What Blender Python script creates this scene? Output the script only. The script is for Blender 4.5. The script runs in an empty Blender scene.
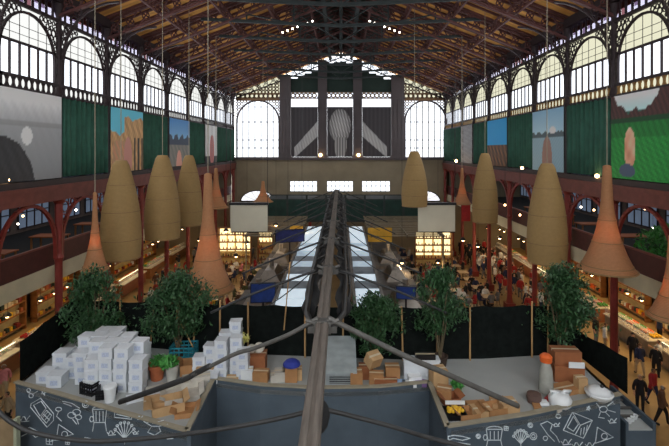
import bpy, bmesh, math, random
from mathutils import Vector, Matrix
random.seed(7)
C = bpy.context.scene.collection
PI = math.pi
F = 440.0; VX = 341.0; VY = 150.0; CH = 12.0       # focal length in pixels, vanishing point, camera height
WL, WR = -13.15, 12.72                               # side walls of the nave
COLS = [16.6, 20.5, 24.7, 28.9, 33.2, 37.8, 42.0, 46.1, 50.1, 54.0]
NEARC = [-3.0, 1.0, 5.0, 9.0, 13.0, 17.0]
def P(px, py, d): return Vector(((px-VX)*d/F, d, CH-(py-VY)*d/F))
def V(*a): return Vector(a)

# ------------------------------------------------------------------ materials
MATS = {}
def mat(name, col, rough=.7, metal=0., var=.18, scale=3., bump=0., emit=None, es=0., alpha=None, trans=0., spec=.5, stretch=None, transl=0.):
    if name in MATS: return MATS[name]
    m = bpy.data.materials.new(name); m.use_nodes = True
    nt = m.node_tree; N = nt.nodes; L = nt.links
    b = N['Principled BSDF']
    b.inputs['Roughness'].default_value = rough
    b.inputs['Metallic'].default_value = metal
    b.inputs['Specular IOR Level'].default_value = spec
    tc = N.new('ShaderNodeTexCoord')
    src = tc.outputs['Object']
    if stretch:
        mp = N.new('ShaderNodeMapping'); mp.inputs['Scale'].default_value = stretch
        L.new(src, mp.inputs['Vector']); src = mp.outputs['Vector']
    no = N.new('ShaderNodeTexNoise'); no.inputs['Scale'].default_value = scale; no.inputs['Detail'].default_value = 5
    L.new(src, no.inputs['Vector'])
    rp = N.new('ShaderNodeValToRGB')
    rp.color_ramp.elements[0].position = .3; rp.color_ramp.elements[1].position = .7
    rp.color_ramp.elements[0].color = (*[max(0, c*(1-var)) for c in col], 1)
    rp.color_ramp.elements[1].color = (*[min(1, c*(1+var)) for c in col], 1)
    L.new(no.outputs['Fac'], rp.inputs['Fac']); L.new(rp.outputs['Color'], b.inputs['Base Color'])
    if bump:
        bp = N.new('ShaderNodeBump'); bp.inputs['Strength'].default_value = bump; bp.inputs['Distance'].default_value = .02
        L.new(no.outputs['Fac'], bp.inputs['Height']); L.new(bp.outputs['Normal'], b.inputs['Normal'])
    if emit:
        b.inputs['Emission Color'].default_value = (*emit, 1); b.inputs['Emission Strength'].default_value = es
    if trans: b.inputs['Transmission Weight'].default_value = trans
    if alpha is not None: b.inputs['Alpha'].default_value = alpha
    MATS[name] = m
    return m
def srgb(r, g, b):
    f = lambda c: (c/255/12.92) if c/255 <= .04045 else ((c/255+.055)/1.055)**2.4
    return (f(r), f(g), f(b))
def pane_mat(name, tint, gl=.06):
    m = bpy.data.materials.new(name); m.use_nodes = True
    nt = m.node_tree; N = nt.nodes; L = nt.links; N.clear()
    o = N.new('ShaderNodeOutputMaterial'); t = N.new('ShaderNodeBsdfTransparent'); g = N.new('ShaderNodeBsdfGlossy'); mx = N.new('ShaderNodeMixShader')
    t.inputs['Color'].default_value = (*tint, 1); g.inputs['Roughness'].default_value = .1
    mx.inputs['Fac'].default_value = gl
    L.new(t.outputs[0], mx.inputs[1]); L.new(g.outputs[0], mx.inputs[2]); L.new(mx.outputs[0], o.inputs['Surface'])
    MATS[name] = m; return m
def attr_mat(name, rough=.6):
    m = bpy.data.materials.new(name); m.use_nodes = True
    N = m.node_tree.nodes; L = m.node_tree.links; b = N['Principled BSDF']
    a = N.new('ShaderNodeVertexColor'); a.layer_name = 'picture'
    L.new(a.outputs['Color'], b.inputs['Base Color']); b.inputs['Roughness'].default_value = rough
    MATS[name] = m; return m
def weave_mat(name, col, dark, rs, cs, transl=.25):
    # woven wicker: horizontal and vertical bands
    m = bpy.data.materials.new(name); m.use_nodes = True
    N = m.node_tree.nodes; L = m.node_tree.links; b = N['Principled BSDF']
    tc = N.new('ShaderNodeTexCoord'); w = N.new('ShaderNodeTexWave'); w.wave_type = 'BANDS'; w.bands_direction = 'Z'
    w.inputs['Scale'].default_value = rs; w.inputs['Distortion'].default_value = 2.; w.inputs['Detail'].default_value = 2
    L.new(tc.outputs['Object'], w.inputs['Vector'])
    n = N.new('ShaderNodeTexNoise'); n.inputs['Scale'].default_value = cs; L.new(tc.outputs['Object'], n.inputs['Vector'])
    ad = N.new('ShaderNodeMath'); ad.operation = 'ADD'; L.new(w.outputs['Fac'], ad.inputs[0]); L.new(n.outputs['Fac'], ad.inputs[1])
    dv = N.new('ShaderNodeMath'); dv.operation = 'MULTIPLY'; dv.inputs[1].default_value = .5; L.new(ad.outputs[0], dv.inputs[0])
    mx = N.new('ShaderNodeMix'); mx.data_type = 'RGBA'
    mx.inputs['A'].default_value = (*dark, 1); mx.inputs['B'].default_value = (*col, 1)
    L.new(dv.outputs[0], mx.inputs['Factor']); L.new(mx.outputs['Result'], b.inputs['Base Color'])
    bp = N.new('ShaderNodeBump'); bp.inputs['Strength'].default_value = .25; bp.inputs['Distance'].default_value = .01
    L.new(w.outputs['Fac'], bp.inputs['Height']); L.new(bp.outputs['Normal'], b.inputs['Normal'])
    b.inputs['Roughness'].default_value = .75
    out = N['Material Output']; tr = N.new('ShaderNodeBsdfTranslucent'); L.new(mx.outputs['Result'], tr.inputs['Color'])
    ms = N.new('ShaderNodeMixShader'); ms.inputs['Fac'].default_value = transl
    L.new(b.outputs[0], ms.inputs[1]); L.new(tr.outputs[0], ms.inputs[2]); L.new(ms.outputs[0], out.inputs['Surface'])
    MATS[name] = m; return m

iron = mat('iron_dark', srgb(52, 40, 42), .55, .3)
iron_g = mat('iron_green_grey', srgb(44, 52, 52), .6, .2)
maroon = mat('iron_maroon', srgb(122, 66, 58), .5, .1)
redcol = mat('iron_red', srgb(130, 50, 42), .45, .1)
roofwood = mat('roof_boards', srgb(214, 156, 80), .8, 0, .35, 1.2, .2, stretch=(.3, 3, 1))
roofred = mat('roof_rafters', srgb(92, 54, 50), .7, 0, .25, 2)
curtain = mat('green_curtain_cloth', srgb(48, 94, 78), .85, 0, .2, 2, .15)
plaster = mat('olive_plaster', srgb(142, 130, 108), .9, 0, .12, .6)
greenp = mat('dark_green_panel', srgb(34, 52, 46), .8, 0, .15, 1)
pillarm = mat('pillar_grey', srgb(84, 76, 78), .7, 0, .1, 1)
glass = pane_mat('clear_pane', (.42, .43, .45), .04)
frost_r = pane_mat('cream_pane', (.185, .175, .125), .03)
frost_l = pane_mat('milky_pane', (.22, .215, .2), .03)
white_p = pane_mat('white_strip_pane', (.18, .17, .22), .04)
violet_p = pane_mat('violet_strip_pane', (.05, .035, .06), .08)
red_p = pane_mat('red_strip_pane', (.07, .03, .035), .08)
cream = mat('cream_band', srgb(214, 204, 172), .8, 0, .1, 1)
floorm = mat('stone_floor', srgb(150, 124, 84), .5, 0, .2, .8)
darkm = mat('dark_matte', srgb(22, 22, 24), .85, 0, .2, 2)
blackm = mat('black_netting', srgb(20, 24, 22), .95, 0, .35, 6, spec=.1)
chalk = mat('chalkboard_blue', srgb(80, 92, 102), .8, 0, .16, 1.4, spec=.25)
chalkw = mat('white_chalk', srgb(206, 216, 220), .95, 0, .15, 20)
rimm = mat('rim_wood', srgb(150, 142, 122), .8, 0, .12, 3)
deckm = mat('grey_deck', srgb(164, 167, 164), .85, 0, .08, .8)
wooden = mat('stake_wood', srgb(176, 138, 90), .8, 0, .2, 8, stretch=(1, 1, .1))
foam = mat('white_foam', srgb(206, 210, 214), .7, 0, .04, 12, .1)
foamtape = mat('pale_label', srgb(178, 188, 208), .6, 0, .2, 30)
card = mat('brown_cardboard', srgb(168, 122, 78), .85, 0, .12, 4)
card2 = mat('tan_cardboard', srgb(188, 152, 108), .85, 0, .12, 4)
card3 = mat('red_brown_cardboard', srgb(150, 92, 56), .85, 0, .12, 4)
tape = mat('packing_tape', srgb(205, 190, 160), .4, 0, .05, 4)
whitep = mat('white_plastic', srgb(225, 228, 228), .45, 0, .04, 4)
blackp = mat('black_plastic', srgb(24, 24, 26), .45, 0, .1, 4)
teal = mat('teal_plastic', srgb(30, 120, 134), .6, 0, .1, 4)
terra = mat('terracotta', srgb(164, 92, 56), .85, 0, .15, 6)
bluep = mat('blue_cloth', srgb(38, 52, 140), .7, 0, .15, 6)
greenleaf = mat('leaf_green', srgb(46, 80, 44), .6, 0, .55, 14, transl=.2)
greenleaf2 = mat('leaf_bright', srgb(70, 140, 62), .6, 0, .4, 14)
bark = mat('bark', srgb(92, 80, 58), .9, 0, .3, 10)
beamm = mat('weathered_beam', srgb(112, 104, 96), .6, .2, .25, 4, .2, stretch=(6, .6, 6))
hosem = mat('grey_pipe', srgb(86, 84, 80), .6, .1, .2, 6)
darkpipe = mat('dark_pipe', srgb(52, 52, 52), .6, .2, .2, 6)
glow_sheet = mat('glowing_sheet', srgb(215, 225, 232), .3, .3, .3, 1.5, .1, emit=srgb(206, 224, 238), es=.62)  # emission added to whiten the sheet, in place of reflected window light
mirror2 = mat('dull_sheet', srgb(150, 160, 168), .3, .5, .3, 1.5, .1)
glow_sheet_pale = mat('glowing_pale_sheet', srgb(190, 205, 215), .3, .3, .3, 1.5, .1, emit=srgb(180, 200, 215), es=.45)  # weaker added emission, same stand-in for a bright reflection
screenm = mat('screen_cloth', srgb(216, 210, 188), .9, 0, .05, 1)
bluescr = mat('blue_screen', (.012, .025, .11), .3, 0, .6, 3, emit=srgb(60, 84, 150), es=.12)
navy = mat('navy_panel', srgb(44, 50, 110), .6, 0, .3, 5)
yellowp = mat('yellow_panel', srgb(214, 164, 50), .7, 0, .15, 2)
steel = mat('steel_hood', srgb(150, 142, 132), .35, .6, .2, 3)
grayk = mat('kiosk_grey', srgb(104, 98, 92), .7, 0, .25, 2)
tanwall = mat('shop_wall_cream', srgb(214, 186, 120), .8, 0, .2, 2)
woodc = mat('counter_wood', srgb(140, 92, 50), .6, 0, .25, 3, stretch=(1, .2, 1))
bulbm = mat('bulb_glow', (1, .8, .5), .5, emit=(1, .62, .28), es=12)
bulbw = mat('bulb_white', (1, 1, 1), .5, emit=(1, .9, .75), es=10)
warmpanel = mat('lit_shelf_glow', (1, .85, .5), .5, emit=(1, .8, .42), es=1.5, var=.5, scale=5)
basketm = weave_mat('olive_wicker', srgb(188, 154, 98), srgb(150, 120, 76), 6, 9)
hornm = weave_mat('orange_wicker', srgb(206, 150, 104), srgb(164, 112, 74), 7., 12, .3)
ropem = mat('rope', srgb(150, 140, 120), .8)
picm = attr_mat('printed_picture')
clearp = mat('clear_bottle', srgb(190, 190, 180), .25, 0, .1, 6, trans=.35)
orange = mat('orange_cap', srgb(220, 100, 40), .5)
yellowf = mat('yellow_fruit', srgb(226, 178, 40), .6, 0, .2, 8)
redcloth = mat('red_cloth', srgb(170, 40, 40), .8, 0, .2, 4)

# ------------------------------------------------------------------ mesh builder
class MB:
    def __init__(s): s.v = []; s.f = []; s.m = []; s.mats = []
    def mi(s, m):
        if m is None: return 0
        if m not in s.mats: s.mats.append(m)
        return s.mats.index(m)
    def add(s, vs, fs, m=None):
        o = len(s.v); k = s.mi(m)
        s.v += [tuple(v) for v in vs]
        for f in fs: s.f.append([i+o for i in f]); s.m.append(k)
        return s
    def box(s, x0, x1, y0, y1, z0, z1, m=None):
        vs = [(x, y, z) for z in (z0, z1) for y in (y0, y1) for x in (x0, x1)]
        return s.add(vs, [(0, 2, 3, 1), (4, 5, 7, 6), (0, 1, 5, 4), (2, 6, 7, 3), (0, 4, 6, 2), (1, 3, 7, 5)], m)
    def rbox(s, c, size, rz=0, m=None, tilt=0, taper=1.):
        R = Matrix.Rotation(rz, 3, 'Z') @ Matrix.Rotation(tilt, 3, 'X'); c = Vector(c)
        vs = []
        for z in (-.5, .5):
            t = taper if z < 0 else 1
            for y in (-.5, .5):
                for x in (-.5, .5): vs.append(c + R @ Vector((x*size[0]*t, y*size[1]*t, z*size[2])))
        return s.add(vs, [(0, 2, 3, 1), (4, 5, 7, 6), (0, 1, 5, 4), (2, 6, 7, 3), (0, 4, 6, 2), (1, 3, 7, 5)], m)
    def bar(s, p, q, w, h=None, m=None, up=None):
        p = Vector(p); q = Vector(q); h = h or w; d = q-p
        if d.length < 1e-6: return s
        d.normalize(); u = Vector(up) if up else Vector((0, 0, 1))
        if abs(d.dot(u)) > .98: u = Vector((0, 1, 0))
        a = d.cross(u).normalized()*w/2; b = a.cross(d).normalized()*h/2
        vs = [r+i*a+j*b for r in (p, q) for i, j in ((-1, -1), (1, -1), (1, 1), (-1, 1))]
        return s.add(vs, [(0, 3, 2, 1), (4, 5, 6, 7), (0, 1, 5, 4), (1, 2, 6, 5), (2, 3, 7, 6), (3, 0, 4, 7)], m)
    def tube(s, pts, r, n=8, m=None):
        pts = [Vector(p) for p in pts]; vs = []; k = len(pts)
        rr = r if isinstance(r, (list, tuple)) else [r]*k
        for i, p in enumerate(pts):
            d = (pts[min(i+1, k-1)]-pts[max(i-1, 0)]).normalized()
            u = Vector((0, 0, 1)) if abs(d.z) < .9 else Vector((0, 1, 0))
            a = d.cross(u).normalized(); b = a.cross(d).normalized()
            for j in range(n):
                t = 2*PI*j/n; vs.append(p+(a*math.cos(t)+b*math.sin(t))*rr[i])
        fs = [(i*n+j, i*n+(j+1) % n, (i+1)*n+(j+1) % n, (i+1)*n+j) for i in range(k-1) for j in range(n)]
        fs += [tuple(range(n))[::-1], tuple((k-1)*n+j for j in range(n))]
        return s.add(vs, fs, m)
    def lathe(s, prof, c=(0, 0, 0), n=20, m=None, cap=True):
        c = Vector(c); vs = []; k = len(prof)
        for r, z in prof:
            for j in range(n):
                t = 2*PI*j/n; vs.append(c+Vector((r*math.cos(t), r*math.sin(t), z)))
        fs = [(i*n+j, i*n+(j+1) % n, (i+1)*n+(j+1) % n, (i+1)*n+j) for i in range(k-1) for j in range(n)]
        if cap: fs += [tuple(range(n))[::-1], tuple((k-1)*n+j for j in range(n))]
        return s.add(vs, fs, m)
    def ring(s, c, r, w, ax, ay, n=10, m=None, d=.05):
        # flat ring in plane spanned by ax, ay with depth d
        c = Vector(c); ax = Vector(ax).normalized(); ay = Vector(ay).normalized(); nn = ax.cross(ay)
        vs = []
        for j in range(n):
            t = 2*PI*j/n; u = ax*math.cos(t)+ay*math.sin(t)
            for rr in (r-w/2, r+w/2):
                for k in (-d/2, d/2): vs.append(c+u*rr+nn*k)
        fs = []
        for j in range(n):
            a = 4*j; b = 4*((j+1) % n)
            fs += [(a, b, b+2, a+2), (a+1, a+3, b+3, b+1), (a, a+1, b+1, b), (a+2, b+2, b+3, a+3)]
        return s.add(vs, fs, m)
    def sphere(s, c, r, n=8, m=None, sz=1.):
        prof = [(r*math.sin(PI*i/(n//2+1)) if 0 < i < n//2+1 else .001*r, -r*sz*math.cos(PI*i/(n//2+1))) for i in range(n//2+2)]
        return s.lathe(prof, c, n, m)
    def build(s, name, m=None, parent=None, smooth=False, kind=None):
        me = bpy.data.meshes.new(name); me.from_pydata(s.v, [], s.f)
        if s.mats:
            for x in s.mats: me.materials.append(x)
            me.polygons.foreach_set('material_index', s.m)
        elif m: me.materials.append(m)
        if smooth: me.polygons.foreach_set('use_smooth', [True]*len(me.polygons))
        me.update()
        bm = bmesh.new(); bm.from_mesh(me); bmesh.ops.recalc_face_normals(bm, faces=bm.faces); bm.to_mesh(me); bm.free()
        o = bpy.data.objects.new(name, me); C.objects.link(o)
        if parent: o.parent = parent
        if kind: o['kind'] = kind
        return o
def tag(o, label=None, cat=None, group=None, kind=None):
    if label: o['label'] = label
    if cat: o['category'] = cat
    if group: o['group'] = group
    if kind: o['kind'] = kind
    return o
def thing(name, label=None, cat=None, loc=(0, 0, 0), rz=0, group=None, kind=None):
    o = bpy.data.objects.new(name, None); C.objects.link(o); o.location = loc; o.rotation_euler = (0, 0, rz)
    o.empty_display_size = .1
    return tag(o, label, cat, group, kind)
def kids(o): return [c for c in list(bpy.data.objects) if c.parent == o]
def copy_tree(o, kidmap=None, parent=None):
    c = o.copy(); C.objects.link(c); c.parent = parent
    for ch in (kidmap or kids(o)):
        d = ch.copy(); C.objects.link(d); d.parent = c
    return c
ORD = ['first', 'second', 'third', 'fourth', 'fifth', 'sixth', 'seventh', 'eighth', 'ninth', 'tenth', 'eleventh', 'twelfth', 'thirteenth', 'fourteenth', 'fifteenth', 'sixteenth', 'seventeenth', 'eighteenth', 'nineteenth', 'twentieth', 'twenty-first', 'twenty-second', 'twenty-third', 'twenty-fourth', 'twenty-fifth', 'twenty-sixth']
def bevel(o, w=.01, seg=1):
    b = o.modifiers.new('bevel', 'BEVEL'); b.width = w; b.segments = seg; b.limit_method = 'ANGLE'
    return o

# ------------------------------------------------------------------ setting: floor, roof, walls
MB().box(-24, 24, -4, 60, -.3, 0).build('floor', floorm, kind='structure')

EAVE = 19.3; RIDGE = 24.4
def roof_z(x):
    W = WR if x > 0 else -WL
    return RIDGE-(RIDGE-EAVE)*abs(x)/W
m = MB()
for (xa, xb) in ((WL-1, 0), (0, WR+1)):
    za = roof_z(xa) if xa != 0 else RIDGE; zb = roof_z(xb) if xb != 0 else RIDGE
    if xa == 0: za = RIDGE
    if xb == 0: zb = RIDGE
    vs = [(xa, -4, za), (xb, -4, zb), (xb, 56, zb), (xa, 56, za)]
    m.add(vs+[(x, y, z+.25) for x, y, z in vs], [(0, 1, 2, 3), (7, 6, 5, 4), (0, 4, 5, 1), (2, 6, 7, 3), (1, 5, 6, 2), (0, 3, 7, 4)], roofwood)
    xc = 4.0 if xb > 0.1 else -4.0; x0, x1 = sorted((0, xc)); vs = [(x, y, roof_z(x)-.035) for x, y in ((x0, -4), (x1, -4), (x1, 54), (x0, 54))]
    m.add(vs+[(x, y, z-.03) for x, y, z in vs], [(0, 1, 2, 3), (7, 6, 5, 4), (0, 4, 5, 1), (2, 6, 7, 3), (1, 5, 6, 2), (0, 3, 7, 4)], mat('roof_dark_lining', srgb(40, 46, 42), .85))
m.build('ceiling', None, kind='structure')
for sg, nm in ((-1, 'left'), (1, 'right')):
    t = thing('daylight_gap_dots', f'sloping row of added dots glowing as daylight gaps under the {nm} of the roof ridge', 'lights', (0, 29.2, 0))  # daylight through roof gaps put in as added glowing spheres
    for k in range(7):
        MB().sphere((sg*(1.9+.33*k), 0, 20.55-.125*k), .06, 6).build('bulb', mat('bulb_white', (1, 1, 1)), t)
    MB().tube([(sg*1.8, 0, 20.65), (sg*4.0, 0, 19.85)], .015, 5).build('added_wire', iron, t)

# rafters under the boards and long lattice purlins
def truss(y, label, far=False):
    t = thing('roof_truss', label, 'roof truss', (0, y, 0), group='iron trusses across the hall roof')
    ch = MB(); web = MB()
    D = .95
    for sgn, W in ((-1, -WL), (1, WR)):
        n = 15
        for i in range(n):
            x0 = sgn*W*i/n; x1 = sgn*W*(i+1)/n
            a0, a1 = roof_z(x0)-.12, roof_z(x1)-.12
            if i == 0: a0 = RIDGE-.12
            web.bar((x0, 0, a0), (x1, 0, a1-D), .05, .07); web.bar((x0, 0, a0-D), (x1, 0, a1), .05, .07)
            web.ring(((x0+x1)/2, 0, (a0+a1)/2-D/2), .2, .06, (1, 0, 0), (0, 0, 1), 8)
        ch.bar((0, 0, RIDGE-.12), (sgn*W, 0, EAVE-.12), .22, .14)
        ch.bar((0, 0, RIDGE-.12-D), (sgn*W, 0, EAVE-.12-D), .22, .12)
    ch.build('rafter', roofred if not far else iron, t)
    web.build('lattice', roofred if not far else iron, t)
    if not far:
        tb = MB(); tb.bar((-9.2, 0, 20.6), (0, 0, 20.15), .14, .2); tb.bar((0, 0, 20.15), (9.2, 0, 20.6), .14, .2)
        for x in (-6.2, -3.1, 0, 3.1, 6.2): tb.bar((x, 0, 20.15+.05*abs(x)), (x, 0, roof_z(x)-.9), .09, .09)
        for sg in (-1, 1): tb.bar((0, 0, 20.15), (sg*3.1, 0, roof_z(3.1)-1), .08, .08); tb.bar((sg*3.1, 0, 20.3), (sg*6.2, 0, roof_z(6.2)-1), .08, .08)
        tb.build('tie_beam', iron_g, t)
        for sgn, W in ((-1, -WL), (1, WR)):
            br = MB(); pts = []
            for k in range(9):
                a = k/8*PI/2
                pts.append((sgn*(W-.2-2.6*(1-math.cos(a))), 0, 16.2+2.7*math.sin(a)))
            for p, q in zip(pts, pts[1:]): br.bar(p, q, .08, .1)
            for k in range(5): br.ring((sgn*(W-.3-.2*k), 0, 17.3+.38*k), .17, .05, (1, 0, 0), (0, 0, 1), 8)
            br.build('eave_bracket', iron, t)
    return t
for i, y in enumerate(NEARC[:-1]): truss(y, f'brown lattice roof truss overhead, {ORD[i]} counted from behind the viewer')
for i, y in enumerate(COLS[:-1]): truss(y, f'brown lattice roof truss, {ORD[i]} of the nine leading to the far gable')
truss(53.85, 'dark lattice truss lying along the slopes of the far gable, backlit', far=True)
yy = NEARC[:-1]+COLS
k = 0
for sgn, W in ((-1, -WL), (1, WR)):
    for fr in (.18, .38, .58, .78):
        x = sgn*W*fr; z = roof_z(x)-.1; m = MB()
        m.bar((x, -3, z), (x, 54, z), .12, .12); m.bar((x, -3, z-.6), (x, 54, z-.6), .12, .1)
        y = 14.
        while y < 54:
            m.bar((x, y, z), (x, y+.7, z-.6), .04, .05); m.bar((x, y, z-.6), (x, y+.7, z), .04, .05)
            m.ring((x, y+.35, z-.3), .12, .05, (0, 1, 0), (0, 0, 1), 6); y += .7
        side = 'left' if sgn < 0 else 'right'
        o = m.build('roof_purlin', roofred); tag(o, f'long lattice purlin under the {side} roof slope, {ORD[int(fr*5)]} down from the ridge', 'purlin', 'long lattice purlins under the roof')
    m = MB(); y = -3.
    while y < 54:
        m.bar((0, y, RIDGE-.06), (sgn*W, y, EAVE-.06), .12, .16); y += 1.05
    o = m.build('roof_joists', roofred); tag(o, 'row of dark joists against the boards of the %s roof slope' % ('left' if sgn < 0 else 'right'), 'joists', kind='structure')
    o.name = 'trim_%d' % (1 if sgn < 0 else 2)
o = MB().bar((0, -3, RIDGE-.5), (0, 54, RIDGE-.5), .3, .9).bar((-1.3, -3, 23.2), (-1.3, 54, 23.2), .3, .5).bar((1.3, -3, 23.2), (1.3, 54, 23.2), .3, .5).build('ridge_girder', iron_g); tag(o, 'dark triple ridge girder along the top of the roof', 'girder')

# -------- columns
cn = 0
def column(x, y, label, ys=1):
    t = thing('iron_column', label, 'column', (x, y, 0), group='iron columns along the nave')
    m = MB(); m.box(-.34, .34, -.34, .34, 0, .5); m.lathe([(.26, .5), (.2, .8), (.17, 1.2), (.16, 6.8), (.22, 7), (.16, 7.2), (.17, 9.5), (.3, 9.7)], n=12); m.build('lower_shaft', redcol, t)
    m = MB(); m.lathe([(.16, 9.7), (.2, 10.6), (.14, 10.8), (.13, 14.4), (.2, 14.6), (.13, 14.9), (.12, 18.2), (.24, 18.6), (.26, 19.1)], n=12); m.build('upper_shaft', iron, t)
for i, y in enumerate(COLS[:-1]):
    column(WL, y, f'slim red iron column on the left side, {ORD[i]} from the viewer')
    column(WR, y, f'slim red iron column on the right side, {ORD[i]} from the viewer')
for x in (WL, WR): column(x, 53.7, 'slim red iron column in the far %s corner' % ('left' if x < 0 else 'right'))

# -------- clerestory windows, one per bay
def arch_pts(yc, hw, z0, zs, zt, n=14):
    pts = [(yc-hw, z0), (yc-hw, zs)]
    for k in range(1, n): a = PI-PI*k/n; pts.append((yc+hw*math.cos(a), zs+(zt-zs)*math.sin(a)))
    return pts+[(yc+hw, zs), (yc+hw, z0)]
def side_window(idx, x, y0, y1, sgn, detail=True):
    t = thing('window_%d' % idx, kind='structure'); yc = (y0+y1)/2; b = y1-y0; hw = b/2-.3
    pt = lambda y, z: Vector((x, y, z))
    fr = MB()
    fr.bar(pt(y0, 15.0), pt(y1, 15.0), .14, .12); fr.bar(pt(y0, 14.5), pt(y1, 14.5), .16, .12)
    fr.bar(pt(y0, 18.0), pt(y1, 18.0), .16, .14); fr.bar(pt(y0, 19.05), pt(y1, 19.05), .5, .5)
    fr.bar(pt(yc-hw, 16.4), pt(yc+hw, 16.4), .1, .1)
    for k in range(7): yk = yc-hw+2*hw*k/6; fr.bar(pt(yk, 15), pt(yk, 16.4), .075, .075)
    if detail:
        for k in range(1, 3):
            zz = 16.4+.35*k; ww = hw*.95*math.sqrt(max(0, 1-((zz-16.0)/1.75)**2)); fr.bar(pt(yc-ww, zz), pt(yc+ww, zz), .02, .02)
        for k in range(1, 6): yk = yc-hw+2*hw*k/6; zz = 16.0+1.75*math.sqrt(max(0, 1-((yk-yc)/hw)**2)); fr.bar(pt(yk, 16.4), pt(yk, zz), .02, .02)
    ap = arch_pts(yc, hw, 15.0, 16.0, 17.75)
    for (a, c) in zip(ap, ap[1:]): fr.bar(pt(*a), pt(*c), .1, .1, up=(1, 0, 0))
    fr.build('window_frame', iron, t)
    if detail:
        sc = MB(); st = .27
        zz = 15.25; row = 0
        while zz < 17.95 and True:
            yk = y0+.15+(st/2 if row % 2 else 0)
            while yk < y1:
                dy = abs(yk-yc)/hw; out = (zz < 16.0 and abs(yk-yc) > hw+.06) or (zz >= 16.0 and dy**2+((zz-16.0)/1.75)**2 > 1.12)
                near_col = zz > 15.8 or min(yk-y0, y1-yk) < .12+.2*(zz-15.2)
                if out and near_col: sc.ring(pt(yk, zz), random.uniform(.09, .15), .035, (0, 1, 0), (0, 0, 1), 7, d=.05)
                yk += st
            zz += st*.85; row += 1
        sc.build('scrollwork', iron, t)
    bl = MB(); n = 11 if detail else 6
    for k in range(n+1):
        yk = y0+b*k/n; bl.bar(pt(yk, 14.52), pt(yk, 14.98), .075, .08)
        if detail: bl.ring(pt(yk, 14.57), .09, .06, (0, 1, 0), (0, 0, 1), 6); bl.ring(pt(yk, 14.93), .09, .06, (0, 1, 0), (0, 0, 1), 6)
    bl.build('balustrade', iron if sgn < 0 else mat('balustrade_ochre', srgb(150, 112, 60), .6), t)
    g = MB(); xx = x+sgn*.05
    g.add([(xx, yc-hw, 15.0), (xx, yc+hw, 15.0), (xx, yc+hw, 16.4), (xx, yc-hw, 16.4)], [(0, 1, 2, 3)], glass)
    g.add([(xx, y0, 14.5), (xx, y1, 14.5), (xx, y1, 15), (xx, y0, 15)], [(0, 1, 2, 3)], frost_l if sgn < 0 else frost_r)
    g.add([(xx, y0, 16.4), (xx, y1, 16.4), (xx, y1, 18), (xx, y0, 18)], [(0, 1, 2, 3)], frost_l if sgn < 0 else frost_r)
    g.add([(xx, y0, 15.), (xx, yc-hw, 15.), (xx, yc-hw, 16.4), (xx, y0, 16.4)], [(0, 1, 2, 3)], frost_l if sgn < 0 else frost_r)
    g.add([(xx, yc+hw, 15.), (xx, y1, 15.), (xx, y1, 16.4), (xx, yc+hw, 16.4)], [(0, 1, 2, 3)], frost_l if sgn < 0 else frost_r)
    g.build('pane', None, t)
    sp = MB(); n = 9
    for k in range(n):
        a = y0+b*k/n+.03; c = y0+b*(k+1)/n-.03; mm = random.choice([white_p, violet_p, violet_p, red_p])
        zq = random.uniform(18.25, 18.5)
        sp.add([(xx, a, 18.07), (xx, c, 18.07), (xx, c, zq), (xx, a, zq)], [(0, 1, 2, 3)], white_p if random.random() < .8 else mm)
        sp.add([(xx, a, zq), (xx, c, zq), (xx, c, 18.85), (xx, a, 18.85)], [(0, 1, 2, 3)], mm if mm is not white_p else violet_p)
    sp.build('coloured_pane', None, t)
    dv = MB()
    for k in range(n+1): yk = y0+b*k/n; dv.bar(pt(yk, 18.05), pt(yk, 18.85), .09, .07)
    dv.build('divider', iron, t)
wi = 1
for sgn, x in ((-1, WL), (1, WR)):
    for (a, b) in zip(COLS, COLS[1:]): side_window(wi, x, a, b, sgn); wi += 1
    for (a, b) in zip(NEARC, NEARC[1:]): side_window(wi, x, a, b, sgn, False); wi += 1

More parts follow.
